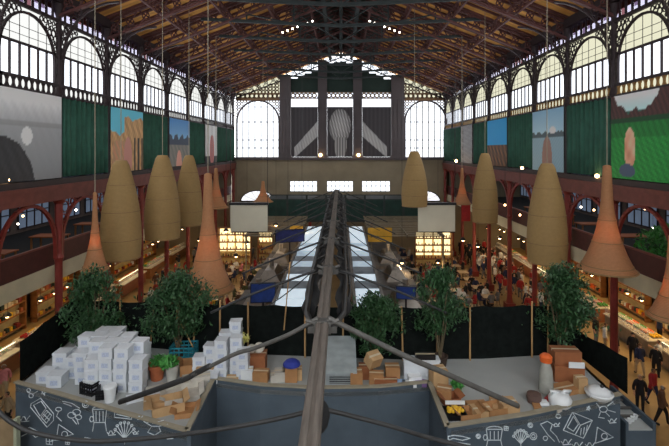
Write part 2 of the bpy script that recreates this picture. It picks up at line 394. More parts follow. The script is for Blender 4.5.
# -------- side walls: girder, arcade arches, mezzanine edge, outer wall
for sgn, x, nm in ((-1, WL, 'left'), (1, WR, 'right')):
    m = MB()
    m.box(x-.25, x+.25, -3, 54, 9.7, 10.25, maroon); m.box(x-.35, x+.35, -3, 54, 10.25, 10.42, maroon); m.box(x-.2, x+.2, -3, 54, 10.42, 10.68, mat('girder_dark', srgb(62, 50, 48), .6))
    xs = (x+sgn*.5, x+sgn*.15); m.box(min(xs), max(xs), -3, 17, 10.68, 14.5, greenp)
    # back of the curtains: thin boarding behind them
    xs = (x+sgn*.32, x+sgn*.42); m.box(min(xs), max(xs), 17, 54, 10.68, 14.5, greenp)
    # arcade arches with rings
    for (a, b) in list(zip(COLS, COLS[1:]))+list(zip(NEARC, NEARC[1:])):
        yc = (a+b)/2; hw = (b-a)/2-.22; ap = arch_pts(yc, hw, 7.0, 7.6, 9.62)
        for p, q in zip(ap, ap[1:]): m.bar((x, *p), (x, *q), .14, .14, redcol, up=(1, 0, 0))
        if a >= 17:
            for side in (-1, 1):
                for rr, dy, zz in ((.26, .38, 9.3), (.15, .95, 9.5), (.18, .25, 8.8), (.12, .18, 8.4), (.09, 1.25, 9.58)):
                    m.ring((x, yc+side*(hw-dy+.12), zz), rr, .05, (0, 1, 0), (0, 0, 1), 10, redcol, .06)
    m.build('wall_%s' % nm, None, kind='structure')
    # mezzanine floor behind the arcade
    m = MB()
    xa, xb = sorted((x+sgn*.3, x+sgn*9.2))
    m.box(xa, xb, 17, 54, 6.05, 6.25, darkm)
    xe = sorted((x+sgn*.25, x+sgn*.42)); m.box(xe[0], xe[1], 17, 54, 5.85, 6.62, cream)
    xe = sorted((x+sgn*.3, x+sgn*.4)); m.box(xe[0], xe[1], 17, 54, 6.62, 7.55, mat('maroon_panel', srgb(82, 40, 36), .6))
    m.bar((x+sgn*.35, 17, 7.6), (x+sgn*.35, 54, 7.6), .12, .08, maroon)
    m.build('trim_%d' % (3 if sgn < 0 else 4), None, kind='structure')
    # outer wall and aisle roof
    m = MB(); xo = x+sgn*9.3; xe = sorted((xo, xo+sgn*.3))
    m.box(xe[0], xe[1], -4, 56, 0, 13, mat('outer_wall', srgb(96, 84, 80), .9))
    xa, xb = sorted((x+sgn*.3, xo)); m.box(xa, xb, -4, 56, 11.2, 11.4, roofred)
    m.box(xa, xb, -4, -3.8, 0, 11.2, plaster); m.box(xa, xb, 54, 54.3, 0, 11.3, plaster)
    m.build('wall_outer_%s' % nm, None, kind='structure')
    # dim high windows in the outer wall
    for k in range(9):
        ya = 18.5+4*k; t = thing('window_%d' % wi, kind='structure'); wi += 1; xg = xo-sgn*.06
        m = MB()
        for q in range(5): m.bar((xg-sgn*.03, ya+.8*q, 6.5), (xg-sgn*.03, ya+.8*q, 10.3), .07, .07)
        for zz in (6.5, 7.6, 8.5, 9.4, 10.3): m.bar((xg-sgn*.03, ya, zz), (xg-sgn*.03, ya+3.2, zz), .07, .07)
        m.build('window_frame', iron, t)
        MB().add([(xg, ya, 6.5), (xg, ya+3.2, 6.5), (xg, ya+3.2, 10.3), (xg, ya, 10.3)], [(0, 1, 2, 3)]).build('pane', mat('dusk_blue_pane', srgb(96, 112, 132), .25, 0, .3, 1, emit=srgb(110, 124, 146), es=.42), t)

# near end wall behind the viewer, with a broad unglazed opening added to let light in
m = MB(); m.box(WL-.4, WR+.4, -4, -3.7, 0, 12.5); m.box(WL-.4, WR+.4, -4, -3.7, 18.4, 19.6)
for x in (-13, -9.5, -6, -2.5, 1, 4.5, 8, 11.6): m.box(x-.2, x+.2, -4, -3.7, 12.5, 18.4)
m.build('wall_near', plaster, kind='structure')

# -------- far wall (y = 54)
YF = 54.0
def FX(px): return (px-VX)*YF/F
def FZ(py): return CH-(py-VY)*YF/F
m = MB()
# lower wall with openings: three lights; the two half-moons have none
zs = FZ(158)   # sill
def wallrect(px0, px1, py0, py1, mm=plaster, dy=0, th=.4): m.box(FX(px0), FX(px1), YF-dy, YF-dy+th, FZ(py1), FZ(py0), mm)
wallrect(234, 449, 158, 181); wallrect(234, 449, 191.5, 250)
for a, b in ((282, 290), (317, 327), (353, 362), (390, 400)): wallrect(a, b, 181, 191.5)
wallrect(234, 282, 181, 191.5); wallrect(400, 449, 181, 191.5)
m.box(FX(234), FX(449), YF-.35, YF, FZ(160), FZ(157), pillarm)
m.build('wall_far', None, kind='structure')
# half moon windows, their daylight put in as pane emission
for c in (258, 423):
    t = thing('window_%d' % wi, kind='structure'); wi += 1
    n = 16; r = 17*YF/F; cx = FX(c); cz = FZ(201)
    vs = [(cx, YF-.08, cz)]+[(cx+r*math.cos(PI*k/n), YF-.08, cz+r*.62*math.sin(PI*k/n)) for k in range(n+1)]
    MB().add(vs, [(0, k+1, k+2) for k in range(n)]).build('pane', mat('glowing_frosted_pane', (.9, .92, .95), .5, emit=(.95, .97, 1), es=1.1, var=.02), t)
    m = MB()
    for k in range(n): m.bar(Vector(vs[k+1])-V(0, .05, 0), Vector(vs[k+2])-V(0, .05, 0), .12, .12)
    for k in (3, 6, 8, 10, 13): m.bar(Vector(vs[0])-V(0, .05, 0), Vector(vs[k+1])-V(0, .05, 0), .05, .05)
    m.bar(Vector(vs[1])-V(0, .05, 0), Vector(vs[-1])-V(0, .05, 0), .1, .14)
    m.build('window_frame', iron, t)
for a, b in ((290, 317), (327, 353), (362, 390)):
    t = thing('window_%d' % wi, kind='structure'); wi += 1; m = MB(); y = YF+.05
    for k in range(7): x = FX(a)+(FX(b)-FX(a))*k/6; m.bar((x, y, FZ(191.5)), (x, y, FZ(181)), .07, .07)
    for z in (FZ(191.5), FZ(186), FZ(181)): m.bar((FX(a), y, z), (FX(b), y, z), .08, .08)
    m.build('window_frame', iron_g, t)
    MB().add([(FX(a), y+.1, FZ(191.5)), (FX(b), y+.1, FZ(191.5)), (FX(b), y+.1, FZ(181)), (FX(a), y+.1, FZ(181))], [(0, 1, 2, 3)]).build('pane', glass, t)
# upper part: pillars, arched windows, green boards, friezes
PIL = [(280, 291), (318, 327), (353, 362), (391, 404)]
for i, (a, b) in enumerate(PIL):
    top = min(roof_z(FX(a)), roof_z(FX(b)))-.3
    m = MB(); m.box(FX(a), FX(b), YF-.4, YF+.3, FZ(158), top); m.box(FX(a)-.12, FX(b)+.12, YF-.5, YF, FZ(158), FZ(155)); m.box(FX(a)-.1, FX(b)+.1, YF-.48, YF, FZ(99), FZ(97))
    for q in (.2, .5, .8):
        x = FX(a)+(FX(b)-FX(a))*q; m.bar((x, YF-.42, FZ(154)), (x, YF-.42, FZ(100)), .08, .08)
    o = m.build('wall_pillar', pillarm); tag(o, ['broad grey pillar left of the dark three-part picture', 'narrow grey pillar between left and middle pictures', 'narrow grey pillar between middle and right pictures', 'broad grey pillar right of the dark three-part picture'][i], 'pillar', 'pillars of the far wall')
def ring_band(m, px0, px1, py0, py1, y, rr):
    x = FX(px0)+rr; z = (FZ(py0)+FZ(py1))/2
    while x < FX(px1):
        m.ring((x, y, z), rr, rr*.7, (1, 0, 0), (0, 0, 1), 8, d=.06); x += rr*2
    m.bar((FX(px0), y, FZ(py0)), (FX(px1), y, FZ(py0)), .1, .1); m.bar((FX(px0), y, FZ(py1)), (FX(px1), y, FZ(py1)), .1, .1)
for i, (a, b) in enumerate(((236, 280), (404, 447))):
    t = thing('window_%d' % wi, kind='structure'); wi += 1
    xc = (FX(a)+FX(b))/2; hw = (FX(b)-FX(a))/2-.1; z0 = FZ(158); zsp = FZ(122); zt = FZ(100.5); m = MB(); y = YF
    ap = arch_pts(xc, hw, z0, zsp, zt, 18)
    for p, q in zip(ap, ap[1:]): m.bar((p[0], y, p[1]), (q[0], y, q[1]), .2, .18, up=(0, 1, 0))
    for k in range(1, 7):
        x = xc-hw+2*hw*k/7; z = zsp+(zt-zsp)*math.sqrt(max(0, 1-((x-xc)/hw)**2)); m.bar((x, y, z0), (x, y, z), .1, .1)
    for z in (FZ(148), FZ(140), FZ(122)): m.bar((xc-hw, y, z), (xc+hw, y, z), .1, .1)
    m.bar((xc-hw, y, FZ(107)), (xc+hw, y, FZ(107)), .05, .05)
    m.build('window_frame', iron, t)
    m = MB(); zz = FZ(118)
    while zz < FZ(100):
        x = FX(a)
        while x < FX(b):
            if ((x-xc)/hw)**2+((zz-zsp)/(zt-zsp))**2 > 1.12: m.ring((x, y, zz), .17, .09, (1, 0, 0), (0, 0, 1), 7)
            x += .36
        zz += .34
    ring_band(m, a, b, 98.5, 93.5, y, .28)
    x = FX(a); 
    while x < FX(b):
        z = FZ(92)
        while z < roof_z(x)-1.0: m.ring((x, y, z), .2, .13, (1, 0, 0), (0, 0, 1), 7); z += .4
        x += .42
    m.bar((FX(a), y, FZ(99.5)), (FX(b), y, FZ(99.5)), .3, .3)
    m.build('scrollwork', mat('ochre_ironwork', srgb(116, 86, 56), .6), t)
    MB().add([(FX(a), y+.2, z0), (FX(b), y+.2, z0), (FX(b), y+.2, FZ(100)), (FX(a), y+.2, FZ(100))], [(0, 1, 2, 3)]).build('pane', glass, t)
    MB().add([(FX(a), y+.2, FZ(100)), (FX(b), y+.2, FZ(100)), (FX(b), y+.2, roof_z(FX(b))), (FX(a), y+.2, roof_z(FX(a)))], [(0, 1, 2, 3)]).build('upper_pane', frost_r, t)
for i, (a, b) in enumerate(((291, 318), (327, 353), (362, 391))):
    t = thing('window_%d' % wi, kind='structure'); wi += 1; m = MB()
    ring_band(m, a, b, 98.5, 92.5, YF, .26); m.build('frieze', mat('ochre_ironwork', (0, 0, 0)), t)
    m = MB(); n = 4
    for k in range(n):
        xa = FX(a)+(FX(b)-FX(a))*k/n; xb = FX(a)+(FX(b)-FX(a))*(k+1)/n; zt = min(roof_z(xa), roof_z(xb))-1.25
        m.box(xa, xb, YF-.05, YF+.12, FZ(92), zt)
    m.build('dark_boarding', greenp, t)
    MB().add([(FX(a), YF+.25, FZ(107)), (FX(b), YF+.25, FZ(107)), (FX(b), YF+.25, roof_z(FX(b))), (FX(a), YF+.25, roof_z(FX(a)))], [(0, 1, 2, 3)]).build('pane', glass, t)
# gable side infill around columns
# ------------------------------------------------------------------ pictures
def lerp(a, b, t): t = max(0, min(1, t)); return tuple(a[i]+(b[i]-a[i])*t for i in range(3))
def hn(u, v, s): return .5+.25*math.sin(u*s*7.1+v*s*3.3+1.3)+.25*math.sin(v*s*9.7-u*s*4.1+.4)*math.cos(u*s*12.3)
def picture(name, label, o, du, dv, fn, parts=True, nu=60, nv=52, bright=1.7, th=.05, cat='picture', group=None):
    o = Vector(o); du = Vector(du); dv = Vector(dv); nn = du.cross(dv).normalized()*th
    t = thing(name, label, cat, o, group=group)
    me = bpy.data.meshes.new('print'); vs = [du*(i/nu)+dv*(j/nv)+nn*1.2 for j in range(nv+1) for i in range(nu+1)]
    fs = [(j*(nu+1)+i, j*(nu+1)+i+1, (j+1)*(nu+1)+i+1, (j+1)*(nu+1)+i) for j in range(nv) for i in range(nu)]
    me.from_pydata([tuple(v) for v in vs], [], fs); ca = me.color_attributes.new('picture', 'FLOAT_COLOR', 'POINT')
    k = 0
    for j in range(nv+1):
        for i in range(nu+1):
            c = srgb(*fn(i/nu, j/nv)); c = tuple(min(.95, q*bright) for q in c); ca.data[k].color = (*c, 1); k += 1
    me.materials.append(picm); p = bpy.data.objects.new('print', me); C.objects.link(p); p.parent = t
    b = MB(); vs = [V(0, 0, 0), du, du+dv, dv]; b.add([v for v in vs]+[v+nn for v in vs], [(0, 1, 2, 3), (4, 5, 6, 7), (0, 1, 5, 4), (1, 2, 6, 5), (2, 3, 7, 6), (3, 0, 4, 7)])
    b.build('backing', mat('banner_backing', srgb(60, 60, 60), .8), t)
    return t
def ell(u, v, cu, cv, ru, rv): return ((u-cu)/ru)**2+((v-cv)/rv)**2
def grey_shore(u, v):     # u to the right as seen, v up
    c = lerp((150, 152, 154), (214, 214, 214), (v-.62)/.3) if v > .62 else lerp((120, 122, 124), (146, 148, 150), v/.62)
    if .6 < v < .66: c = lerp(c, (120, 120, 120), .5)
    n = hn(u, v, 6); c = lerp(c, (110, 112, 114), .15*n)
    if ell(u, v, .02, -.08, .5, .56) < 1+.05*n: c = (38+14*n, 38+14*n, 40+14*n)
    if ell(u, v, .4, .5, .09, .1) < 1: c = (198, 198, 196)
    return c
def ruins(u, v):
    c = (90, 175, 214) if v > .82+.08*hn(u, 0, 2)-.25*(u < .4) else lerp((150, 112, 74), (196, 160, 112), hn(u, v, 5))
    if v < .5 and ell(u, v, .25, .28, .2, .3) < 1: c = (150+40*hn(u, v, 7), 128, 96)
    if u > .62 and v < .55 and int(u*16) % 2: c = (52, 44, 38)
    if ell(u, v, .5, .2, .13, .36) < 1: c = (176, 124, 112)
    return c
def bluecity(u, v):
    if v > .5: c = lerp((120, 168, 200), (74, 130, 190), (v-.5)*2)
    else: c = lerp((96, 100, 96), (130, 124, 116), hn(u, v, 5))
    if .46 < v < .46+.1+.14*hn(u, 0, 3): c = (56, 66, 84)
    if ell(u, v, .45, .0, .14, .34) < 1: c = (190, 140, 124)
    return c
def palepic(u, v):
    c = lerp((206, 204, 206), (226, 226, 230), v)
    if v < .18: c = (36, 34, 38)
    if ell(u, v, .55, .35, .2, .4) < 1: c = (156+20*hn(u, v, 5), 100, 96)
    return c
def field(u, v):
    if v > .72:
        c = lerp((150, 190, 214), (214, 226, 236), (v-.72)*3)
        if v < .76+.08*hn(u, 0, 4)+.9*max(0, .26-u)+1.1*max(0, u-.66): c = lerp((40, 24, 24), (88, 52, 46), hn(u, v, 12))
        elif v < .8: c = lerp((24, 54, 36), (52, 104, 90), hn(u, v, 9))
    else: c = lerp((10, 84, 30), (48, 158, 66), .5*hn(u, v, 9)+.5*(v < .5)*hn(v, u, 14))
    if v > .66 and v <= .72: c = (14, 60, 30)
    if ell(u, v, .35, .36, .1, .24) < 1: c = lerp((180, 124, 96), (224, 176, 146), hn(u, v, 3))
    if ell(u, v, .3, .1, .14, .08) < 1: c = (64, 76, 98)
    return c
def harbour(u, v):
    c = lerp((158, 186, 198), (120, 160, 186), (v-.55)*2) if v > .58 else lerp((108, 138, 152), (142, 166, 174), hn(u*3, v*4, 6))
    if .54 < v < .6+.06*hn(u, 0, 4): c = (70, 84, 88)
    if ell(u, v, .68, .66, .1, .06) < 1: c = (214, 220, 220)
    if ell(u, v, .5, .2, .16, .36) < 1: c = (136, 104, 92)
    return c
def bluepic(u, v):
    c = (34, 140, 196) if v > .45 else lerp((40, 30, 28), (140, 96, 60), hn(u, v, 5))
    return c
def bwpic(u, v):
    c = lerp((40, 40, 40), (196, 196, 198), hn(u, v, 9))
    return c
ZB, ZT = 10.72, 14.45
def fit_side(sgn, a, b, fn, label):
    # hangs just in front of the bay; u runs as the viewer sees it (left to right)
    if sgn < 0: o = V(WL+.12, a+.08, ZB); du = V(0, b-a-.16, 0)
    else: o = V(WR-.12, b-.08, ZB); du = V(0, -(b-a-.16), 0)
    return picture('printed_banner', label, o, du, V(0, 0, ZT-ZB), fn, group='printed pictures on the side walls', cat='banner')
def pleated(name, label, p0, p1, z0, z1, nrm, amp=.07, wl=.42, mm=curtain, cat='curtain', group=None):
    p0 = Vector(p0); p1 = Vector(p1); L = (p1-p0).length; n = int(L/wl*6); d = (p1-p0)/n; nv = Vector(nrm)
    t = thing(name, label, cat, (p0.x, p0.y, z0), group=group)
    vs = []; off = Vector((p0.x, p0.y, z0))
    for j, z in enumerate((z0, (z0+z1)/2, z1)):
        for i in range(n+1):
            ph = i/6*2*PI; a = amp*(1+.3*math.sin(i*.37+j)); vs.append(Vector((p0.x, p0.y, z))+d*i+nv*(a*math.sin(ph))-off)
    w = n+1
    m = MB().add(vs, [(j*w+i, j*w+i+1, (j+1)*w+i+1, (j+1)*w+i) for j in range(2) for i in range(n)])
    o = m.build('cloth', mm, t, smooth=True); s = o.modifiers.new('thick', 'SOLIDIFY'); s.thickness = .02
    MB().tube([Vector((p0.x, p0.y, z1))-off, Vector((p1.x, p1.y, z1))-off], .035, 8).build('curtain_rod', iron, t)
    return t
pics = {(-1, 0): (grey_shore, 'large grey printed picture nearest on the left wall, dark mound low in it'), (-1, 2): (ruins, 'printed picture of tan ruins under blue sky on the left wall'),
        (-1, 4): (bluecity, 'printed picture with blue sky and skyline on the left wall'), (-1, 6): (palepic, 'pale printed picture farthest along the left wall'),
        (1, 0): (field, 'large printed picture of a green field with trees on the right wall'), (1, 2): (harbour, 'printed picture of grey water and pale sky on the right wall'),
        (1, 4): (bluepic, 'printed picture with strong blue sky on the right wall'), (1, 6): (bwpic, 'black and white printed picture farthest along the right wall')}
lands = {(-1, 1): 'between the grey picture and the tan ruins picture', (-1, 3): 'between the ruins picture and the skyline picture', (-1, 5): 'between the skyline picture and the pale picture', (-1, 7): 'just beyond the pale picture', (-1, 8): 'beside the far left corner',
         (1, 1): 'between the green field and grey water pictures', (1, 3): 'between the grey water and blue sky pictures', (1, 5): 'between the blue sky and black and white pictures', (1, 7): 'just beyond the black and white picture', (1, 8): 'beside the far right corner'}
for sgn in (-1, 1):
    for i, (a, b) in enumerate(zip(COLS, COLS[1:])):
        if (sgn, i) in pics: fit_side(sgn, a, b, *pics[(sgn, i)])
        else:
            x = WL+.1 if sgn < 0 else WR-.1
            pleated('curtain', f'green pleated curtain {lands[(sgn, i)]}', (x, a+.1, 0), (x, b-.1, 0), ZB+.03, ZT, (1, 0, 0), group='green curtains on the side walls')
# far wall dark triptych: plain generic figure-like pale shapes on charcoal cloth
def tri(k):
    def fn(u, v):
        fold = .5+.5*math.sin(u*44); c = (46+14*fold, 42+12*fold, 46+12*fold)
        n = hn(u, v, 8)
        if k == 0:
            d = v-(.05+.62*(u-.1)/.9)**1.; 
            if u > .12 and abs(v-(.08+.55*(u-.12))) < .1+.05*u: c = lerp((120, 118, 118), (205, 205, 205), n*.6+.3)
        if k == 2:
            if u < .86 and abs(v-(.08+.55*(.88-u))) < .1+.05*(1-u): c = lerp((120, 118, 118), (205, 205, 205), n*.6+.3)
        if k == 1:
            e = ell(u, v, .5, .62, .42, .34)
            if e < 1: c = lerp((60, 58, 58), (216, 214, 214), n*.9+.25-.3*e)
            e = ell(u, v, .52, .25, .24, .3)
            if e < 1 and v < .4: c = lerp((96, 94, 94), (176, 176, 176), .5+.5*math.sin(u*60))
        return c
    return fn
for k, (a, b) in enumerate(((291, 318), (327, 353), (362, 391))):
    picture('printed_banner', ['left panel of the dark far wall picture, pale slanting band', 'middle panel of the dark far wall picture, pale mottled oval', 'right panel of the dark far wall picture, pale slanting band'][k],
            V(FX(a)+.02, YF-.45 if False else YF-.12, FZ(156.9)), V(FX(b)-FX(a)-.04, 0, 0), V(0, 0, FZ(107)-FZ(156.9)), tri(k), bright=1., cat='banner', group='three-part picture on the far wall')
for k, px in enumerate((320.5, 358.5)):
    t = thing('wall_spotlight', ['small warm spotlight at the foot of the left narrow pillar', 'small warm spotlight at the foot of the right narrow pillar'][k], 'lamp', P(px, 155, 53.3))
    MB().sphere((0, 0, 0), .2, 10).build('bulb', bulbm, t); MB().tube([(0, .1, 0), (0, .45, 0)], .09).build('housing', iron, t)

# ------------------------------------------------------------------ hanging wicker lamps
BASK = [(.02, 1.0), (.14, .995), (.2, .95), (.26, .86), (.33, .75), (.40, .62), (.455, .48), (.487, .34), (.5, .2), (.49, .08), (.47, 0)]
HORN = [(.03, 1.0), (.07, .99), (.085, .85), (.1, .7), (.12, .58), (.15, .48), (.19, .38), (.25, .27), (.33, .16), (.43, .05), (.5, 0)]
def lamp(kind, px, pt, pb, d, wpx, label):
    top = P(px, pt, d); bot = P(px, pb, d); h = top.z-bot.z; w = wpx*d/F
    t = thing('basket_lamp' if kind == 'b' else 'horn_lamp', label, 'lamp', bot, group='woven basket lamps' if kind == 'b' else 'orange horn-shaped lamps')
    prof = BASK if kind == 'b' else HORN
    pr = [(max(.02, r*w), z*h) for r, z in prof]
    m = MB(); m.lathe([(r*.96, z) for r, z in pr], n=28, cap=False)
    m.lathe(pr, n=28, cap=False)
    m.build('lamp_shade', basketm if kind == 'b' else hornm, t, smooth=True)
    for k in ((4, 6, 8) if kind == 'b' else (5, 7, 9)): MB().ring((0, 0, pr[k][1]), pr[k][0]+.012, .02, (1, 0, 0), (0, 1, 0), 28, d=.03).build('hoop', mat('hoop_cane', srgb(146, 114, 72), .7), t)
    MB().ring((0, 0, .02), pr[-1][0], .05, (1, 0, 0), (0, 1, 0), 28, d=.05).build('hoop', mat('hoop_cane', srgb(146, 114, 72), .7), t)
    zt = roof_z(top.x)-.2-bot.z
    MB().tube([(0, 0, h*.98), (0, 0, zt)], .018, 6).build('cord', ropem, t)
    if kind == 'h':
        MB().sphere((0, 0, h*.42), .11, 8).build('bulb', bulbm, t)
        l = bpy.data.lights.new('lamp_light', 'POINT'); l.energy = 40 if wpx > 30 else 12; l.color = (1, .72, .45); l.shadow_soft_size = .12
        lo = bpy.data.objects.new('lamp_light', l); C.objects.link(lo); lo.location = bot+V(0, 0, h*.42-.2)
    return t
lamp('b', 121, 160, 258, 19.8, 38, 'tallest basket lamp on the left, hanging in front of the ruins picture')
lamp('b', 162.5, 155, 238, 22.5, 34, 'basket lamp on the left, hanging before the curtain beyond the ruins picture')
lamp('b', 189, 155, 225, 26.5, 26, 'smallest left basket lamp, hanging beside the long horn lamp')
lamp('b', 414.5, 151, 206, 29.0, 26, 'basket lamp hanging before the far right arched window')
lamp('b', 485, 153, 222, 27.5, 25, 'slender basket lamp on the right, over the crowd')
lamp('b', 547, 163, 262, 19.8, 38, 'large basket lamp on the right, before the grey water picture')
lamp('h', 95, 192, 270, 17.4, 25, 'narrow horn lamp at far left, beside the tallest basket lamp')
lamp('h', 208, 173, 290, 18.0, 51, 'largest horn lamp on the left, flared mouth above the clipped tree')
lamp('h', 216, 168, 208, 33, 24, 'small horn lamp behind the neck of the largest left horn')
lamp('h', 263, 181, 202, 40, 20, 'small flared horn lamp before the left half-moon window')
lamp('h', 607, 165, 270, 17.5, 53, 'largest horn lamp on the right, below the green field picture')
lamp('h', 672, 235, 318, 15.5, 44, 'horn lamp cut by the right edge, lowest of all')
lamp('h', 462, 168, 204, 33, 18, 'small horn lamp on the right near the far corner')

# ------------------------------------------------------------------ kiosk roof with chalkboard front
DZ = 5.5; RZ = 5.62
fr = [(-8.95, 12.1), (-7.3, 11.48), (-5.4, 10.72), (-3.5, 10.0), (-3.56, 12.3), (-2.2, 11.95), (-.7, 11.8), (1, 11.85), (2.43, 12.1), (2.45, 10.15), (4.5, 10.62), (7.3, 11.5)]
bk = [(-9.35, 15.3), (-7.7, 14.7), (-4.5, 14.15), (-.9, 13.85), (1.9, 13.65), (4.4, 13.7), (7.35, 14.05)]
ki = thing('market_kiosk', 'blue-grey chalkboard kiosk in the foreground with a crowded flat roof', 'kiosk', (0, 12, 0))
def L2(o): o.location = -Vector(o.parent.location); return o
m = MB()
# deck polygon built as fans between front and back lines
poly = fr[0:4]+fr[4:9]+fr[9:12]+bk[::-1]
for z0, z1 in ((DZ-.12, DZ),):
    n = len(poly); vs = [(x, y, z1) for x, y in poly]+[(x, y, z0) for x, y in poly]
    m.add(vs, [tuple(range(n)), tuple(range(2*n-1, n-1, -1))]+[(i, (i+1) % n, n+(i+1) % n, n+i) for i in range(n)])
L2(m.build('roof_deck', deckm, ki))
def wall_line(pts, z0, z1, th, mm, name):
    m = MB()
    for p, q in zip(pts, pts[1:]):
        p = Vector(p); q = Vector(q); d = (q-p).normalized(); nn = Vector((-d.y, d.x))*th
        a = [(p.x, p.y), (q.x, q.y), (q.x+nn.x, q.y+nn.y), (p.x+nn.x, p.y+nn.y)]
        m.add([(x, y, z0) for x, y in a]+[(x, y, z1) for x, y in a], [(0, 1, 2, 3), (4, 5, 6, 7), (0, 1, 5, 4), (1, 2, 6, 5), (2, 3, 7, 6), (3, 0, 4, 7)])
    return L2(m.build(name, mm, ki))
wall_line(fr[0:4], 0, RZ, .09, chalk, 'facade_panel')
wall_line(fr[3:5], 0, RZ, -.0901, chalk, 'side_panel')
wall_line(fr[4:9], 0, RZ, .09, chalk, 'recess_panel')
wall_line(fr[8:10], 0, RZ, .09, chalk, 'side_panel')
wall_line(fr[9:12], 0, RZ, .09, chalk, 'facade_panel')
wall_line([fr[-1], bk[-1]], 0, DZ, .09, darkm, 'end_panel'); wall_line([bk[0], fr[0]], 0, DZ, .09, darkm, 'end_panel')
m = MB()
for p, q in zip(fr, fr[1:]): m.bar((*p, RZ+.015), (*q, RZ+.015), .13, .035)
L2(m.build('rim', rimm, ki))
# chalk drawings lie on the front boards; strokes are traced onto the upright faces
def on_plane(px, py, seg):
    for p, q in seg:
        d = Vector(((px-VX)/F, 1, -(py-VY)/F)); p2 = Vector((p[0], p[1])); q2 = Vector((q[0], q[1])); e = q2-p2; nn = Vector((-e.y, e.x)).normalized()
        t = (p2.dot(nn))/(d.x*nn.x+d.y*nn.y); h = d*t; u = (Vector((h.x, h.y))-p2).dot(e)/e.length_squared
        if -.0 <= u <= 1.0: break
    return h+V(0, 0, CH)+V(-nn.x, -nn.y, 0)*.012*(1 if nn.y > 0 else -1), nn
SEGL = [(fr[0], fr[1]), (fr[1], fr[2]), (fr[2], fr[3])]; SEGR = [(fr[9], fr[10]), (fr[10], fr[11])]
def circ(x, y, r, ry=None, n=10, a0=0, a1=360): return [(x+r*math.cos(math.radians(a0+(a1-a0)*k/n)), y+(ry or r)*math.sin(math.radians(a0+(a1-a0)*k/n))) for k in range(n+1)]
def drawing(name, strokes, seg, w=.02):
    m = MB()
    for st in strokes:
        pts = []
        for (a, b) in zip(st, st[1:]):
            for k in range(3): pts.append((a[0]+(b[0]-a[0])*k/3, a[1]+(b[1]-a[1])*k/3))
        pts.append(st[-1])
        pp = [on_plane(x, y, seg)[0] for x, y in pts]
        m.tube(pp, w*.5, 5)
    o = m.build(name, chalkw, ki); L2(o)
def chair(x, y, w, h):
    s = [[(x, y), (x+w*.1, y+h*.6)], [(x+w, y), (x+w*.9, y+h*.6)], [(x, y), (x+w, y)], [(x+w*.1, y+h*.6), (x+w*.9, y+h*.6)], [(x+w*.1, y+h*.6), (x, y+h)], [(x+w*.9, y+h*.6), (x+w, y+h)]]
    for k in range(1, 4): s.append([(x+w*k/4, y+2), (x+w*k/4, y+h*.55)])
    return s+[circ(x+w/2, y, w/2, 3, 8, 180, 360), circ(x-1, y+h*.45, 2, 3, 6)]
def sprig(x, y, w, h):
    s = [[(x+w/2, y+h), (x+w/2, y+h*.4)]]
    for k in range(7):
        a = math.radians(200+k*23); ex = x+w/2+w/2*math.cos(a); ey = y+h*.5+h*.5*math.sin(a)
        s += [[(x+w/2, y+h*.75), (ex, ey)], circ(ex, ey, 1.3, n=6)]
    return s
drawing('chalk_folding_phone', [[(31.5, 403.5), (41, 398), (54, 413.5), (54, 420), (47.5, 427), (31, 407), (31.5, 403.5)], [(34, 405), (41.5, 401), (46.5, 408), (40.5, 416), (34, 405)], [(41.5, 417), (47, 410), (52, 415), (47, 423), (41.5, 417)], [(43.5, 417), (48.5, 411.5)], [(45.5, 419.5), (50.5, 413.5)], [(44, 414), (50, 420)]], SEGL)
drawing('chalk_scribbles', [circ(29, 390, 1.8), circ(31.5, 395.5, 2.2), [(28, 392), (33, 394), (38, 391)], circ(59, 409, 3, 2), [(59, 411), (57, 416), (62, 421)], [(44, 434), (36, 437), (30, 432), (22, 436)], [(38, 431), (30, 427), (24, 430)]], SEGL)
drawing('chalk_triangle', [[(59, 424), (57, 438), (74, 434), (59, 424)], circ(65, 434, 3), [(52, 440), (74, 440)]], SEGL)
drawing('chalk_tree', [circ(72, 415, 4, 3), circ(77, 412, 4, 3), circ(79, 417, 3, 2.5), [(73, 419), (77, 424)], [(77, 418), (79, 424)], [(63, 401), (72, 403), (80, 408)], [(64, 403), (72, 406)]], SEGL)
drawing('chalk_chair', chair(93, 409, 14, 22), SEGL)
drawing('chalk_banner', [[(115, 412), (132, 415), (132, 419), (115, 417), (115, 412)], [(117, 414), (130, 417)]], SEGL)
drawing('chalk_sprig', sprig(115, 422, 20, 22), SEGL)
drawing('chalk_bird', [[(144, 421), (152, 426), (148, 432), (155, 435), (161, 431), (159, 426), (168, 424)], [(152, 426), (159, 426)], circ(147, 421, 2, 1.5), [(153, 423), (164, 420)]], SEGL)
drawing('chalk_fish', [[(448, 436), (454, 435), (462, 436), (470, 438), (462, 440), (453, 438), (448, 440), (448, 436)], [(455, 442), (470, 444)]], SEGR)
drawing('chalk_chair', chair(486, 429, 16, 18), SEGR)
drawing('chalk_sprig', sprig(513, 430, 15, 18), SEGR)
drawing('chalk_tap', [[(540, 424), (547, 421), (552, 424), (550, 430), (556, 436), (559, 442)], [(543, 428), (547, 434), (554, 441)], circ(545, 438, 2.2), [(540, 424), (543, 428)], circ(558, 416, 2.5, 2)], SEGR)
drawing('chalk_laptop', [[(563, 430), (572, 412), (592, 420), (583, 438), (563, 430)], [(572, 412), (580, 425), (592, 420)], [(580, 425), (575, 434)], [(567, 427), (573, 416), (578, 424), (573, 431), (567, 427)], [(581, 428), (580, 435)], [(584, 427), (583, 434)], [(587, 425), (586, 431)]], SEGR)
drawing('chalk_triangle', [[(597, 427), (595, 443), (613, 437), (597, 427)], circ(604, 436, 3)], SEGR)
